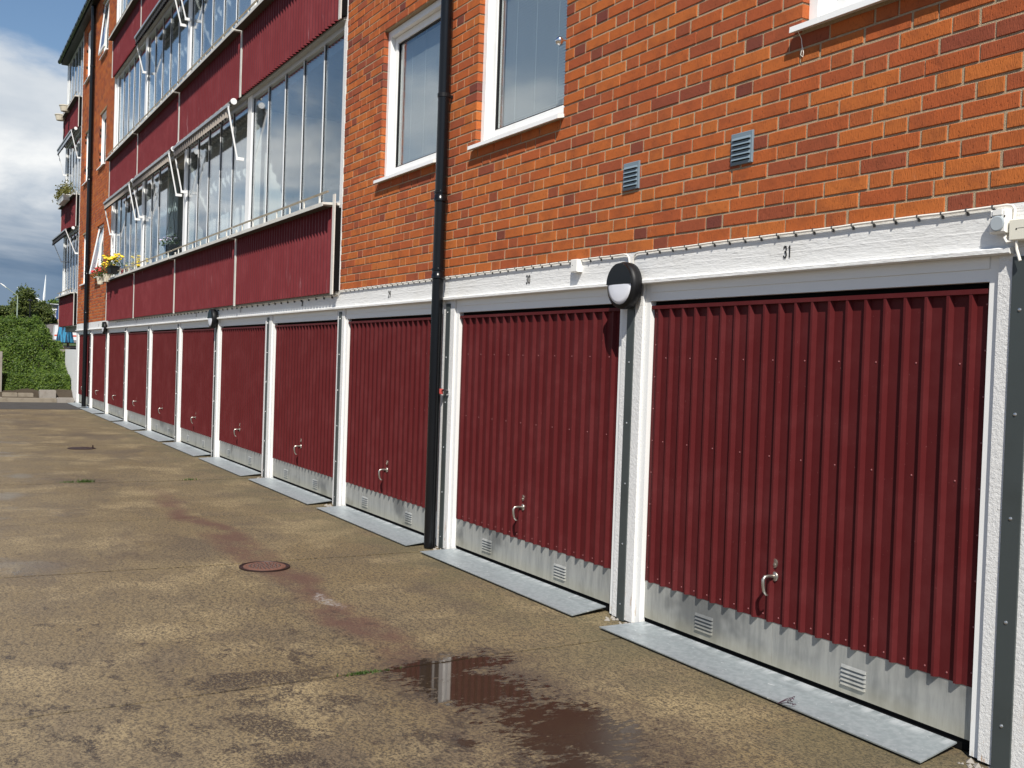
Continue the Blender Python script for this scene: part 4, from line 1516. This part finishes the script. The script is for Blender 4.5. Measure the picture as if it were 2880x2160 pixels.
rmp = None
for i in range(11):
    if rmp is None:
        m_ = ramp_mesh()
        m_.v = [(q[0] - DL[i] + 0.02, q[1], q[2]) for q in m_.v]
        rmp = m_.build('ramp_plate', M_galv, None, loc=(-DL[i] + 0.02, D, 0))
        o = rmp
    else:
        o = rmp.copy()
        COL.objects.link(o)
        o.location = (-DL[i] + 0.02, D, 0)
        o.scale.x = DW[i] / W0
    tag(o, rl[i], 'ramp', 'metal ramp plates in front of the garage doors')

# rubble and grit along the foot of the piers
m_ = MB()
rr_ = random.Random(8)
for i in range(-1, 10):
    sc_ = 2.5 if i < 0 else DL[i] + 0.15
    for _ in range(26 if i < 4 else 10):
        c_ = Vector((-sc_ + rr_.uniform(-0.14, 0.14), D + rr_.uniform(-0.07, 0.05), 0.0))
        sz = rr_.uniform(0.006, 0.024)
        m_.add([c_ + Vector((sz * rr_.uniform(.6, 1.2), 0, 0)), c_ + Vector((0, sz * rr_.uniform(.6, 1.2), 0)), c_ - Vector((sz * rr_.uniform(.6, 1.2), 0, 0)), c_ - Vector((0, sz * rr_.uniform(.6, 1.2), 0)), c_ + Vector((rr_.uniform(-.3, .3) * sz, rr_.uniform(-.3, .3) * sz, sz * 0.8))],
               [(0, 1, 4), (1, 2, 4), (2, 3, 4), (3, 0, 4)])
tag(m_.build('rubble', M_kerbg), kind='stuff')

# ------------------------------------------------------------------ manholes
root = thing('manhole_cover', 'round rusty cast iron cover in the middle of the yard', 'manhole cover', (-7.24, 2.13, 0))
m_ = MB()
c_ = (-7.24, 2.13, 0.003)
m_.lathe([(0.178, -0.004), (0.178, 0.006), (0.168, 0.007), (0.166, 0.002), (0.150, 0.002)], c_, 48)
m_.build('rim', M_irond, root)
m_ = MB()
m_.lathe([(0.1505, 0.0015), (0.146, 0.006), (0.0001, 0.006)], c_, 48)
cv = m_.build('lid', M_iron, root)
m_ = MB()
for ring, cnt in ((0.105, 22), (0.078, 18), (0.050, 12), (0.024, 6)):
    for k in range(cnt):
        a = 2 * math.pi * k / cnt
        m_.lathe([(0.009, 0.0), (0.007, 0.003), (0.0001, 0.003)], (c_[0] + ring * math.cos(a), c_[1] + ring * math.sin(a), c_[2] + 0.006), 6)
tag(m_.build('raised_dots', M_irond, cv), kind='stuff')
m_ = MB()
c_ = (-16.8, 2.08, 0.003)
m_.lathe([(0.20, -0.004), (0.20, 0.006), (0.0001, 0.006)], c_, 32)
root = thing('drain_cover', 'flat rusty drain cover far down the yard', 'drain cover', c_)
m_.build('lid', M_irond, root)
m_ = MB()
m_.tube([(c_[0] + 0.05, c_[1] + 0.15, 0.01), (c_[0] + 0.05, c_[1] + 0.15, 0.055)], 0.010, 6)
m_.build('lifting_pin', M_irond, root)


# ------------------------------------------------------------------ grass in joints, twig
def tuft(m_, cx, cy, rx_, ry_, n_, hgt):
    for _ in range(n_):
        x, y_ = cx + R.gauss(0, rx_), cy + R.gauss(0, ry_)
        a = R.uniform(0, 6.28)
        h_ = hgt * R.uniform(0.4, 1.1)
        dx, dy = math.cos(a) * 0.004, math.sin(a) * 0.004
        m_.add([(x - dx, y_ - dy, 0), (x + dx, y_ + dy, 0), (x + R.uniform(-1, 1) * h_ * 0.8, y_ + R.uniform(-1, 1) * h_ * 0.8, h_)], [(0, 1, 2)])


m_ = MB()
tuft(m_, -4.62, 1.86, 0.008, 0.055, 160, 0.016)
tuft(m_, -12.55, 1.42, 0.02, 0.05, 60, 0.03)
tuft(m_, -12.53, 1.60, 0.02, 0.05, 130, 0.045)
tuft(m_, -12.50, 2.75, 0.02, 0.05, 60, 0.03)
tag(m_.build('grass', M_leaf), kind='stuff')
root = thing('dry_twig', 'small dry purple twig lying at the edge of the nearest ramp', 'twig', (-3.42, 3.38, 0.01))
m_ = MB()
b0 = Vector((-3.42, 3.37, 0.02))
for e in ((0.055, 0.05, 0.04), (0.07, 0.02, 0.03), (0.03, 0.07, 0.02), (0.075, 0.04, 0.012)):
    m_.tube([b0, b0 + Vector(e) * 0.5 + Vector((0, 0, 0.006)), b0 + Vector(e)], [0.0018, 0.0014, 0.001], 4)
    for k in range(3):
        m_.leaf(b0 + Vector(e) * (0.7 + 0.12 * k), 0.016)
tag(m_.build('stems', material('purple_twig', (0.06, 0.03, 0.045), 0.8)[0], root), kind='stuff')

# ------------------------------------------------------------------ plants on the balconies
def planter(name, label, s, off, h, wd, foliage, petals, pot_mat, shape='box', n_leaf=120, spread=0.16, nf=24, fl=0.035, rise=0.12, group=None, leaf=0.055):
    c_ = Vector((-s, Y(off), Z(h)))
    root = thing(name, label, 'flower pot', tuple(c_), group)
    m_ = MB()
    if shape == 'box':
        m_.add([(c_.x - wd / 2 * .85, c_.y - .08, c_.z - .15), (c_.x + wd / 2 * .85, c_.y - .08, c_.z - .15), (c_.x + wd / 2 * .85, c_.y + .08, c_.z - .15), (c_.x - wd / 2 * .85, c_.y + .08, c_.z - .15),
                (c_.x - wd / 2, c_.y - .10, c_.z), (c_.x + wd / 2, c_.y - .10, c_.z), (c_.x + wd / 2, c_.y + .10, c_.z), (c_.x - wd / 2, c_.y + .10, c_.z)],
               [(0, 3, 2, 1), (4, 5, 6, 7), (0, 1, 5, 4), (1, 2, 6, 5), (2, 3, 7, 6), (3, 0, 4, 7)])
        m_.box(c_.x - wd / 2 - .01, c_.x + wd / 2 + .01, c_.y - .11, c_.y + .11, c_.z - .012, c_.z + .004)
    else:
        m_.lathe([(0.0001, -0.17), (wd * .35, -0.17), (wd * .47, -0.02), (wd * .5, -0.02), (wd * .5, 0.0), (0.0001, -0.005)], tuple(c_), 16)
    m_.build('pot', pot_mat, root)
    if n_leaf:
        m_ = MB()
        for _ in range(n_leaf):
            q = Vector((R.gauss(0, wd * 0.42 if shape == 'box' else spread), R.gauss(0, 0.09), abs(R.gauss(0, rise)) + R.uniform(-0.03, 0.02)))
            m_.leaf(c_ + q, leaf)
        m_.build('foliage', foliage, root)
    for pm, cnt in petals:
        m_ = MB()
        for _ in range(cnt):
            q = c_ + Vector((R.gauss(0, wd * 0.36 if shape == 'box' else spread * 0.9), R.gauss(-0.03, 0.08), rise * R.uniform(0.9, 1.9)))
            m_.lathe([(0.0001, -fl * .5), (fl * .8, -fl * .1), (fl * .6, fl * .35), (0.0001, fl * .5)], tuple(q), 7)
        m_.build('blossom', pm, root)
    return root


planter('flower_box', 'black flower box with tall yellow flowers on the lowest balcony rail', 23.45, 0.19, 1.77, 0.50, M_leaf, [(M_yellow, 34)], M_blackm, n_leaf=170, rise=0.13, nf=30, fl=0.05)
planter('flower_pot', 'cream pot of red flowers overhanging the balcony corner beside the far brick strip', 25.05, 0.22, 1.64, 0.19, M_leaf, [(M_redfl, 46)], M_pot, 'pot', 210, 0.28, fl=0.045, rise=0.10)
planter('flower_pot', 'cream pot with a few yellow flowers between the red flowers and black box', 24.25, 0.20, 1.66, 0.18, M_leaf, [(M_yellow, 14)], M_pot, 'pot', 150, 0.15, fl=0.045, rise=0.14)
planter('flower_pot', 'small pot of yellow flowers behind the rail right of the black flower box', 21.95, -0.18, 1.60, 0.22, M_leaf, [(M_yellow, 16)], M_blackm, 'pot', 70, 0.12, fl=0.045, rise=0.10)
planter('window_box', 'white window box of olive green plants on the far middle balcony', 32.7, 0.24, 4.36, 1.6, M_olive, [], M_white, n_leaf=800, rise=0.15, leaf=0.085)
planter('empty_pot', 'upper of two plain white pots hung outside the far top balcony', 33.1, 0.22, 7.10, 0.34, M_leaf, [], M_pot, 'pot', 0, 0.1)
planter('empty_pot', 'lower outermost of two plain white pots on the far top balcony', 34.3, 0.22, 7.06, 0.34, M_leaf, [], M_pot, 'pot', 0, 0.1)
hp = planter('hanging_pot', 'dark hanging pot of lilac flowers in the opened balcony window', 19.40, -0.20, 1.92, 0.30, M_leaf, [(M_pink, 14)], M_blackm, 'pot', 190, 0.15, fl=0.04, rise=0.09)
m_ = MB()
c_ = Vector((-19.40, Y(-0.20), Z(1.92)))
ap = c_ + Vector((0, 0, 0.75))
for a in (0.3, 2.4, 4.5):
    m_.tube([c_ + Vector((0.14 * math.cos(a), 0.14 * math.sin(a), 0)), ap], 0.005, 4)
m_.tube([ap, ap + Vector((0, 0, 0.68))], 0.006, 4)
m_.build('hanger', M_blackm, hp)

# ------------------------------------------------------------------ far end: kerbs, bank, hedge, wall
def kerb(x0, x1, y0, y1, z0, z1, label, mt=None, cat='kerb stone'):
    m_ = MB()
    c = 0.02
    pr = [(y0, z0), (y1, z0), (y1, z1 - c), (y1 - c, z1), (y0 + c, z1), (y0, z1 - c)]
    m_.extrude(pr, 0, x0, x1)
    o = m_.build('kerb_stone', mt or M_kerb, None, loc=((x0 + x1) / 2, (y0 + y1) / 2, z0))
    tag(o, label, cat, 'kerb stones at the end of the yard')


kerb(-31.25, -31.0, -6.0, 3.165, -0.05, 0.115, 'long low kerb running along the end of the yard')
kerb(-31.22, -30.90, 3.17, 3.60, -0.05, 0.135, 'lower right kerb block lying beside the white building corner', M_kerbg)
kerb(-31.62, -31.36, 2.76, 3.18, 0.0, 0.33, 'grey upright kerb block standing in front of the hedge', M_kerbg)
kerb(-31.85, -31.5, 1.84, 2.22, 0.0, 0.24, 'left of two flat edging stones under the hedge')
kerb(-31.85, -31.5, 2.235, 2.62, 0.0, 0.235, 'right of two flat edging stones under the hedge')
m_ = MB()
m_.box(-32.1, -31.3, -6.0, 1.82, -0.05, 0.12)
m_.bbox(-31.9, -31.65, -1.5, 1.83, 0.121, 1.36, 0.01)
o = m_.build('concrete_wall', M_kerbg, None, loc=(-31.8, 1.0, 0))
tag(o, 'rough concrete wall end cut by the left edge of the picture', 'wall')
m_ = MB()
m_.box(-33.6, -31.065, D + 0.004, D + 0.25, -0.05, 1.48)
o = m_.build('retaining_wall', M_beam, None, loc=(-32, D, 0))
tag(o, 'low white retaining wall continuing from the far building corner', 'wall')


def hz(x):
    """height of the bank and the land behind it"""
    d_ = -31.3 - x
    if d_ < 0:
        return -0.02
    if d_ < 4.2:
        return 0.10 + 1.42 * (d_ / 4.2) ** 0.9
    if d_ < 9:
        return 1.52 + 0.02 * (d_ - 4.2)
    if d_ < 40:
        return 1.616 + 0.066 * (d_ - 9)
    return 3.66 + 0.004 * (d_ - 40)


m_ = MB()
xs = [-31.25 - 0.4 * i for i in range(30)] + [-44 - 2 * i for i in range(25)] + [-110, -200, -400, -900, -2500]
ys = [-2500, -400, -80, -30, -12, -4, 0, 1.8, 3.0, 3.9, 6, 9, 14, 30, 80, 400, 2500]
vs = [(x, y_, hz(x) - (0.05 if x > -31.4 else 0)) for x in xs for y_ in ys]
w = len(ys)
m_.add(vs, [(i * w + k, (i + 1) * w + k, (i + 1) * w + k + 1, i * w + k + 1) for i in range(len(xs) - 1) for k in range(w - 1)])
tag(m_.build('terrain', M_soil), kind='structure')
m_ = MB()
vs = [(x, y_, hz(x) + 0.03) for x in xs[17:] for y_ in ys]
n_ = len(xs[17:])
m_.add(vs, [(i * w + k, (i + 1) * w + k, (i + 1) * w + k + 1, i * w + k + 1) for i in range(n_ - 1) for k in range(w - 1)])
tag(m_.build('lawn', M_turf), kind='structure')
m_ = MB()
vs = []
for x in (-41, -44, -48, -54, -60, -66):
    vs += [(x, 3.4 + (-41 - x) * 0.03, hz(x) + 0.06), (x, 14, hz(x) + 0.06)]
m_.add(vs, [(2 * i, 2 * i + 2, 2 * i + 3, 2 * i + 1) for i in range(5)])
tag(m_.build('road', M_road), kind='structure')
m_ = MB()
m_.box(-40.5, -34.6, 3.60, 9.0, 1.36, 1.475)
tag(m_.build('footpath', M_kerbg), kind='structure')

# hedge: leaf sprays over the bank, light and dark where clumps stand proud
hr = random.Random(17)
hd = thing('hedge', 'dense green hedge climbing the bank beside the far building corner', 'hedge', (-33.5, 1.9, 0.1))
m_ = MB()


def hedge_surface(x, y_):
    d_ = -31.9 - x
    base = 0.22 + 2.05 * min(1, max(0, d_) / 3.4) ** 0.75
    if d_ > 3.4:
        base = 2.27 + 0.02 * (d_ - 3.4)
    if y_ > 3.1:
        base -= (y_ - 3.1) * 0.95
    base += 0.10 * math.sin(x * 3.1 + y_ * 2.3) + 0.08 * math.sin(x * 6.3 - y_ * 5.1) + 0.05 * math.sin(y_ * 11 + x * 4)
    return base


lf = MB()
for _ in range(30000):
    x = -31.9 - 5.2 * hr.random() ** 1.15
    y_ = hr.uniform(1.45, 3.72)
    if hr.random() < 0.10:
        y_ = hr.uniform(-1.2, 1.5)
    if y_ > 3.60 and x > -33.65:
        y_ = 3.60 - hr.random() * 0.4
    zt = hedge_surface(x, y_)
    if y_ > 3.4:
        zt = min(zt, 0.95 + hr.random() * 0.2)
    z_ = zt - abs(hr.gauss(0, 0.14)) + hr.gauss(0, 0.035)
    if z_ < hz(x) + 0.02 and x < -31.4:
        z_ = hz(x) + hr.uniform(0.02, 0.2)
    lf.leaf((x, y_, max(z_, 0.08)), 0.085, (0.55, -0.15, 0.75), hr)
for _ in range(9500):           # upright front face of the hedge
    y_ = hr.uniform(1.6, 3.60)
    zq = hr.uniform(0.05, 0.75)
    x = -31.70 - 0.35 * zq - abs(hr.gauss(0, 0.10)) + 0.06 * math.sin(y_ * 7)
    lf.leaf((x, y_, zq), 0.08, (0.9, -0.2, 0.3), hr)
lf.build('foliage', M_hedge, hd)
m_ = MB()
for _ in range(60):
    x, y_ = -32.1 - hr.random() * 4, hr.uniform(1.5, 3.4)
    m_.tube([(x, y_, hz(x) - 0.02), (x + hr.uniform(-.15, .15), y_ + hr.uniform(-.15, .15), max(hedge_surface(x, y_) - 0.1, hz(x) + 0.1))], [0.02, 0.008], 5)
tag(m_.build('stems', M_bark, hd), kind='stuff')


def tree(name, label, x, y_, zb, hgt, rad, n_leaf, size, mt, seed, cat='tree'):
    rt = random.Random(seed)
    root = thing(name, label, cat, (x, y_, zb), 'trees and shrubs beyond the hedge')
    m_ = MB()
    m_.tube([(x, y_, zb - 0.1), (x + .05, y_, zb + hgt * .3), (x - .04, y_ + .05, zb + hgt * .6), (x, y_, zb + hgt * .9)], [rad * .06, rad * .05, rad * .03, rad * .01], 8)
    tips = []
    for _ in range(26):
        h_ = rt.uniform(0.12, 0.92)
        rr2 = rad * (1.05 - 0.75 * h_ ** 1.6) * rt.uniform(0.55, 1.0)
        a = rt.uniform(0, 6.283)
        tip = Vector((x + rr2 * math.cos(a), y_ + rr2 * math.sin(a), zb + hgt * min(1.0, h_ + 0.08)))
        s_ = Vector((x, y_, zb + hgt * h_ * 0.75))
        m_.tube([s_, (s_ + tip) / 2 + Vector((0, 0, .05 * hgt)), tip], [rad * .022, rad * .014, rad * .006], 5)
        tips.append(tip)
    m_.build('trunk', M_bark, root)
    lf = MB()
    for i in range(n_leaf):
        tp = rt.choice(tips)
        k = rt.random() ** 0.6
        base = Vector((x, y_, tp.z - 0.1 * hgt)).lerp(tp, 0.35 + 0.65 * k)
        q = base + Vector((rt.gauss(0, rad * .13), rt.gauss(0, rad * .13), rt.gauss(0, hgt * .055)))
        lf.leaf(q, size, (0.3, -0.2, 0.5), rt)
    lf.build('crown', mt, root)
    return root


tree('broadleaf_tree', 'dark green tree rising above the hedge, tallest of the far trees', -54, 4.05, 2.2, 2.05, 0.85, 3800, 0.15, M_tree, 3)
tree('broadleaf_tree', 'rounded darker tree right of the tallest, before the wind turbines', -56, 4.85, 2.3, 1.42, 0.95, 3800, 0.15, M_tree, 4)
tree('broadleaf_tree', 'low spreading tree at the left edge behind the pale shrub', -57, 3.35, 2.3, 1.15, 0.8, 2200, 0.15, M_tree, 9)
tree('broadleaf_tree', 'light green tree half hidden by the far balcony', -62, 6.3, 2.9, 1.35, 0.8, 2400, 0.15, M_hedge, 6)
tree('flowering_shrub', 'pale flowering shrub at the left edge above the hedge', -46, 2.75, 1.55, 1.05, 0.75, 2600, 0.10, M_pale, 7, 'shrub')

# street light, park lantern, wind turbines
M_pole = dirty('grey_green_pole', (0.30, 0.36, 0.30), 0.5)
root = thing('street_light', 'tall pale street light with a long slanting arm at far left', 'street light', (-45, 3.08, 2.1))
m_ = MB()
m_.tube([(-45, 3.08, 1.9), (-45, 3.09, 3.42), (-45, 3.09, 3.50), (-45, 2.98, 3.58), (-45, 2.64, 3.83)], [0.028, 0.020, 0.018, 0.014, 0.013], 8)
m_.tube([(-45, 3.08, 1.9), (-45, 3.08, 2.16)], 0.038, 8)
m_.build('pole', M_pole, root)
m_ = MB()
m_.tube([(-45, 2.68, 3.79), (-45, 2.60, 3.86), (-45, 2.47, 3.95)], [0.018, 0.03, 0.018], 8)
m_.build('lamp_head', M_white, root)
root = thing('park_lantern', 'short black post lantern with flat disc hat before the trees', 'street light', (-44, 3.46, 2.0))
m_ = MB()
m_.tube([(-44, 3.46, 1.9), (-44, 3.46, 3.22)], 0.020, 8)
m_.build('post', M_blackm, root)
m_ = MB()
m_.lathe([(0.0001, 0.06), (0.06, 0.05), (0.105, 0.0), (0.09, -0.01), (0.025, -0.05), (0.02, -0.10)], (-44, 3.46, 3.30), 14)
m_.build('lantern_hat', M_blackm, root)
M_turb = material('white_turbine', (0.82, 0.83, 0.85), 0.5)[0]


def turbine(px_, pz_, x, ln, angs, label, ybase):
    root = thing('wind_turbine', label, 'wind turbine', (x, px_, 3.0), 'distant wind turbines')
    m_ = MB()
    m_.tube([(x, px_, 2.0), (x, px_, pz_)], [ln * 0.045, ln * 0.03], 8)
    m_.build('tower', M_turb, root)
    m_ = MB()
    m_.tube([(x - 1.0, px_, pz_), (x + ln * .10, px_, pz_)], ln * 0.045, 8)
    m_.build('nacelle', M_turb, root)
    for a in angs:
        m_ = MB()
        u = Vector((0, math.sin(a), math.cos(a)))
        w_ = Vector((0, math.cos(a), -math.sin(a)))
        c0 = Vector((x + ln * .11, px_, pz_))
        wd = [0.035, 0.075, 0.055, 0.035, 0.012]
        vs = []
        for i, f_ in enumerate((0.0, 0.2, 0.5, 0.8, 1.0)):
            q = c0 + u * ln * f_
            vs += [q - w_ * ln * wd[i] * .4, q + w_ * ln * wd[i] * .6, q + Vector((ln * 0.02 * (1 - f_) + 0.05, 0, 0))]
        m_.add(vs, [f for i in range(4) for f in ((3 * i, 3 * i + 3, 3 * i + 4, 3 * i + 1), (3 * i + 1, 3 * i + 4, 3 * i + 5, 3 * i + 2), (3 * i + 2, 3 * i + 5, 3 * i + 3, 3 * i))])
        m_.build('blade', M_turb, root)


turbine(35.6, 17.2, -400, 9.9, (0.06, 2.25, -2.6 + 1.55), 'nearer white wind turbine with one blade pointing straight up', 0)
turbine(39.0, 15.4, -400, 4.6, (1.15, -0.95, 3.3), 'smaller white wind turbine partly hidden by the far balcony', 0)

# parked vehicles beyond the hedge
M_car = material('white_car_paint', (0.72, 0.73, 0.75), 0.25)[0]
M_carg = material('grey_car_paint', (0.22, 0.23, 0.25), 0.25)[0]
M_carglass = material('dark_car_glass', (0.03, 0.035, 0.04), 0.1)[0]
M_tyre = material('tyre_rubber', (0.02, 0.02, 0.02), 0.8)[0]
M_stripe = material('orange_red_stripe', (0.62, 0.10, 0.05), 0.4)[0]


def car(x, y_, z_, sc, mt, label, van=False, stripe=False):
    """side-on along Y, nose to +Y"""
    root = thing('parked_van' if van else 'parked_car', label, 'van' if van else 'car', (x, y_, z_), 'vehicles parked beyond the hedge')
    T = lambda a, h: (y_ + a * sc, z_ + h * sc)
    body = [(-2.1, .25), (2.1, .25), (2.15, .55), (2.0, .78), (1.0, .92), (-1.95, .95), (-2.15, .6)] if not van else [(-2.4, .25), (2.4, .25), (2.45, .7), (2.0, 1.05), (1.5, 1.9), (-2.35, 1.95), (-2.45, .8)]
    m_ = MB()
    m_.extrude([T(*q) for q in body], 0, x - .85 * sc, x + .85 * sc)
    m_.build('body', mt, root)
    if not van:
        m_ = MB()
        m_.extrude([T(*q) for q in [(-1.75, .95), (.95, .92), (.25, 1.38), (-1.2, 1.42)]], 0, x - .72 * sc, x + .72 * sc)
        m_.build('window', M_carglass, root)
        m_ = MB()
        m_.extrude([T(*q) for q in [(-1.28, 1.40), (.32, 1.36), (.2, 1.45), (-1.15, 1.47)]], 0, x - .70 * sc, x + .70 * sc)
        m_.build('roof', mt, root)
    else:
        m_ = MB()
        m_.extrude([T(*q) for q in [(.6, 1.15), (1.75, 1.12), (1.42, 1.72), (.6, 1.75)]], 0, x - .86 * sc, x + .86 * sc)
        m_.build('window', M_carglass, root)
    if stripe:
        m_ = MB()
        m_.extrude([T(*q) for q in [(-2.42, .66), (2.44, .66), (2.3, .84), (-2.43, .84)]], 0, x - .858 * sc, x + .858 * sc)
        m_.build('side_stripe', M_stripe, root)
    for a in (-1.3, 1.35):
        for sx in (-.8, .62):
            m_ = MB()
            m_.lathe([(0.0001, 0), (.32 * sc, 0), (.32 * sc, .2 * sc), (0.0001, .2 * sc)], (0, 0, 0), 12)
            m_.v = [(x + sx * sc + q[2], y_ + a * sc + q[0], z_ + .32 * sc + q[1]) for q in m_.v]
            m_.build('wheel', M_tyre, root)
    return root


car(-58, 5.3, hz(-58) + 0.12, 0.42, M_car, 'white car roof showing above the hedge top under the trees')
car(-61, 6.25, hz(-61) + 0.16, 0.5, M_car, 'white parked car left of the far balcony end')
car(-42.5, 4.95, hz(-42.5) - 0.02, 0.32, M_car, 'white van with an orange red stripe behind the walking person', True, True)

# ------------------------------------------------------------------ person in a blue dress, upper half behind the balcony
M_skin = material('skin', (0.55, 0.33, 0.24), 0.55)[0]
M_dress, t, b = material('blue_dress_cloth', (0.03, 0.28, 0.52), 0.75)
t.put(b.inputs['Base Color'], t.mix(t.ss(t.noise(t.scale(t.pos(), (1, 14, 1.2)), 1.6, 3), 0.46, 0.56), (0.035, 0.24, 0.42), (0.008, 0.03, 0.07)))
M_shoe = material('white_shoe', (0.78, 0.77, 0.75), 0.6)[0]
M_hair = material('brown_hair', (0.06, 0.035, 0.02), 0.6)[0]
M_jacket = material('dark_blue_jacket', (0.015, 0.05, 0.16), 0.8)[0]
PX, PY, PZ = -36.4, 3.92, 1.478
person = thing('person', 'person in a long blue dress and white shoes walking beyond the far balcony', 'person', (PX, PY, PZ))
me = bpy.data.meshes.new('body')
J = {'pel': (0, 0, .92), 'spi': (0, 0, 1.12), 'che': (0, 0, 1.32), 'nec': (0, 0, 1.46), 'hea': (0.01, 0, 1.56), 'top': (0, 0, 1.66),
     'hl': (0, -.09, .88), 'kl': (.03, -.10, .48), 'al': (-.02, -.10, .09), 'tl': (.12, -.11, .03),
     'hr': (0, .09, .88), 'kr': (-.02, .10, .48), 'ar': (-.10, .10, .10), 'tr': (.02, .11, .03),
     'sl': (0, -.17, 1.38), 'el': (.02, -.23, 1.12), 'wl': (.10, -.22, .92), 'fl': (.13, -.21, .82),
     'sr': (0, .17, 1.38), 'er': (-.02, .23, 1.12), 'wr': (.02, .24, .90), 'fr': (.04, .24, .80)}
E_ = [('pel', 'spi'), ('spi', 'che'), ('che', 'nec'), ('nec', 'hea'), ('hea', 'top'), ('pel', 'hl'), ('hl', 'kl'), ('kl', 'al'), ('al', 'tl'),
      ('pel', 'hr'), ('hr', 'kr'), ('kr', 'ar'), ('ar', 'tr'), ('che', 'sl'), ('sl', 'el'), ('el', 'wl'), ('wl', 'fl'), ('che', 'sr'), ('sr', 'er'), ('er', 'wr'), ('wr', 'fr')]
RD = {'pel': .14, 'spi': .12, 'che': .14, 'nec': .055, 'hea': .095, 'top': .07, 'hl': .09, 'kl': .055, 'al': .04, 'tl': .035, 'hr': .09, 'kr': .055, 'ar': .04, 'tr': .035,
      'sl': .055, 'el': .042, 'wl': .03, 'fl': .025, 'sr': .055, 'er': .042, 'wr': .03, 'fr': .025}
ks = list(J)
me.from_pydata([J[k] for k in ks], [(ks.index(a), ks.index(b_)) for a, b_ in E_], [])
body = bpy.data.objects.new('body', me)
COL.objects.link(body)
body.parent = person
sk = body.modifiers.new('skin', 'SKIN')
for i, k in enumerate(ks):
    sv = me.skin_vertices[0].data[i]
    sv.radius = (RD[k], RD[k])
    sv.use_root = (k == 'pel')
sb = body.modifiers.new('subsurf', 'SUBSURF')
sb.levels = sb.render_levels = 1
me.materials.append(M_skin)
m_ = MB()
prof = [(0.16, 1.0), (0.18, 0.86), (0.20, 0.60), (0.23, 0.34), (0.245, 0.22)]
n_ = 32
vs = []
for r_, h_ in prof:
    for k in range(n_):
        a = 2 * math.pi * k / n_
        rr2 = r_ * (1 + 0.22 * math.sin(a * 7) * (1.05 - h_))
        vs.append((PX + rr2 * math.cos(a) * 0.9 + 0.02 * math.sin(a * 3), PY + rr2 * math.sin(a), PZ + h_))
m_.add(vs, [(i * n_ + k, i * n_ + (k + 1) % n_, (i + 1) * n_ + (k + 1) % n_, (i + 1) * n_ + k) for i in range(len(prof) - 1) for k in range(n_)])
smooth_angle(m_.build('skirt', M_dress, person), 60)
m_ = MB()
m_.lathe([(0.175, 0.98), (0.17, 1.08), (0.185, 1.25), (0.17, 1.40), (0.075, 1.47)], (PX, PY, PZ), 20)
for sg in (-1, 1):
    m_.tube([(PX, PY + sg * .16, PZ + 1.39), (PX + .01, PY + sg * .235, PZ + 1.13), (PX + .07, PY + sg * .235, PZ + .95)], [.072, .06, .05], 10)
smooth_angle(m_.build('jacket', M_jacket, person), 60)
m_ = MB()
m_.lathe([(0.0001, 0.13), (0.07, 0.11), (0.105, 0.04), (0.108, -0.04), (0.09, -0.12), (0.06, -0.14)], (PX - 0.015, PY, PZ + 1.60), 16)
smooth_angle(m_.build('hair', M_hair, person), 60)
for dx, dy in ((0.03, -.105), (-.06, .105)):
    m_ = MB()
    m_.extrude([(PX + dx - .09, PZ + .002), (PX + dx + .15, PZ + .002), (PX + dx + .15, PZ + .04), (PX + dx + .05, PZ + .09), (PX + dx - .08, PZ + .10)], 1, PY + dy - .042, PY + dy + .042)
    m_.build('shoe', M_shoe, person)
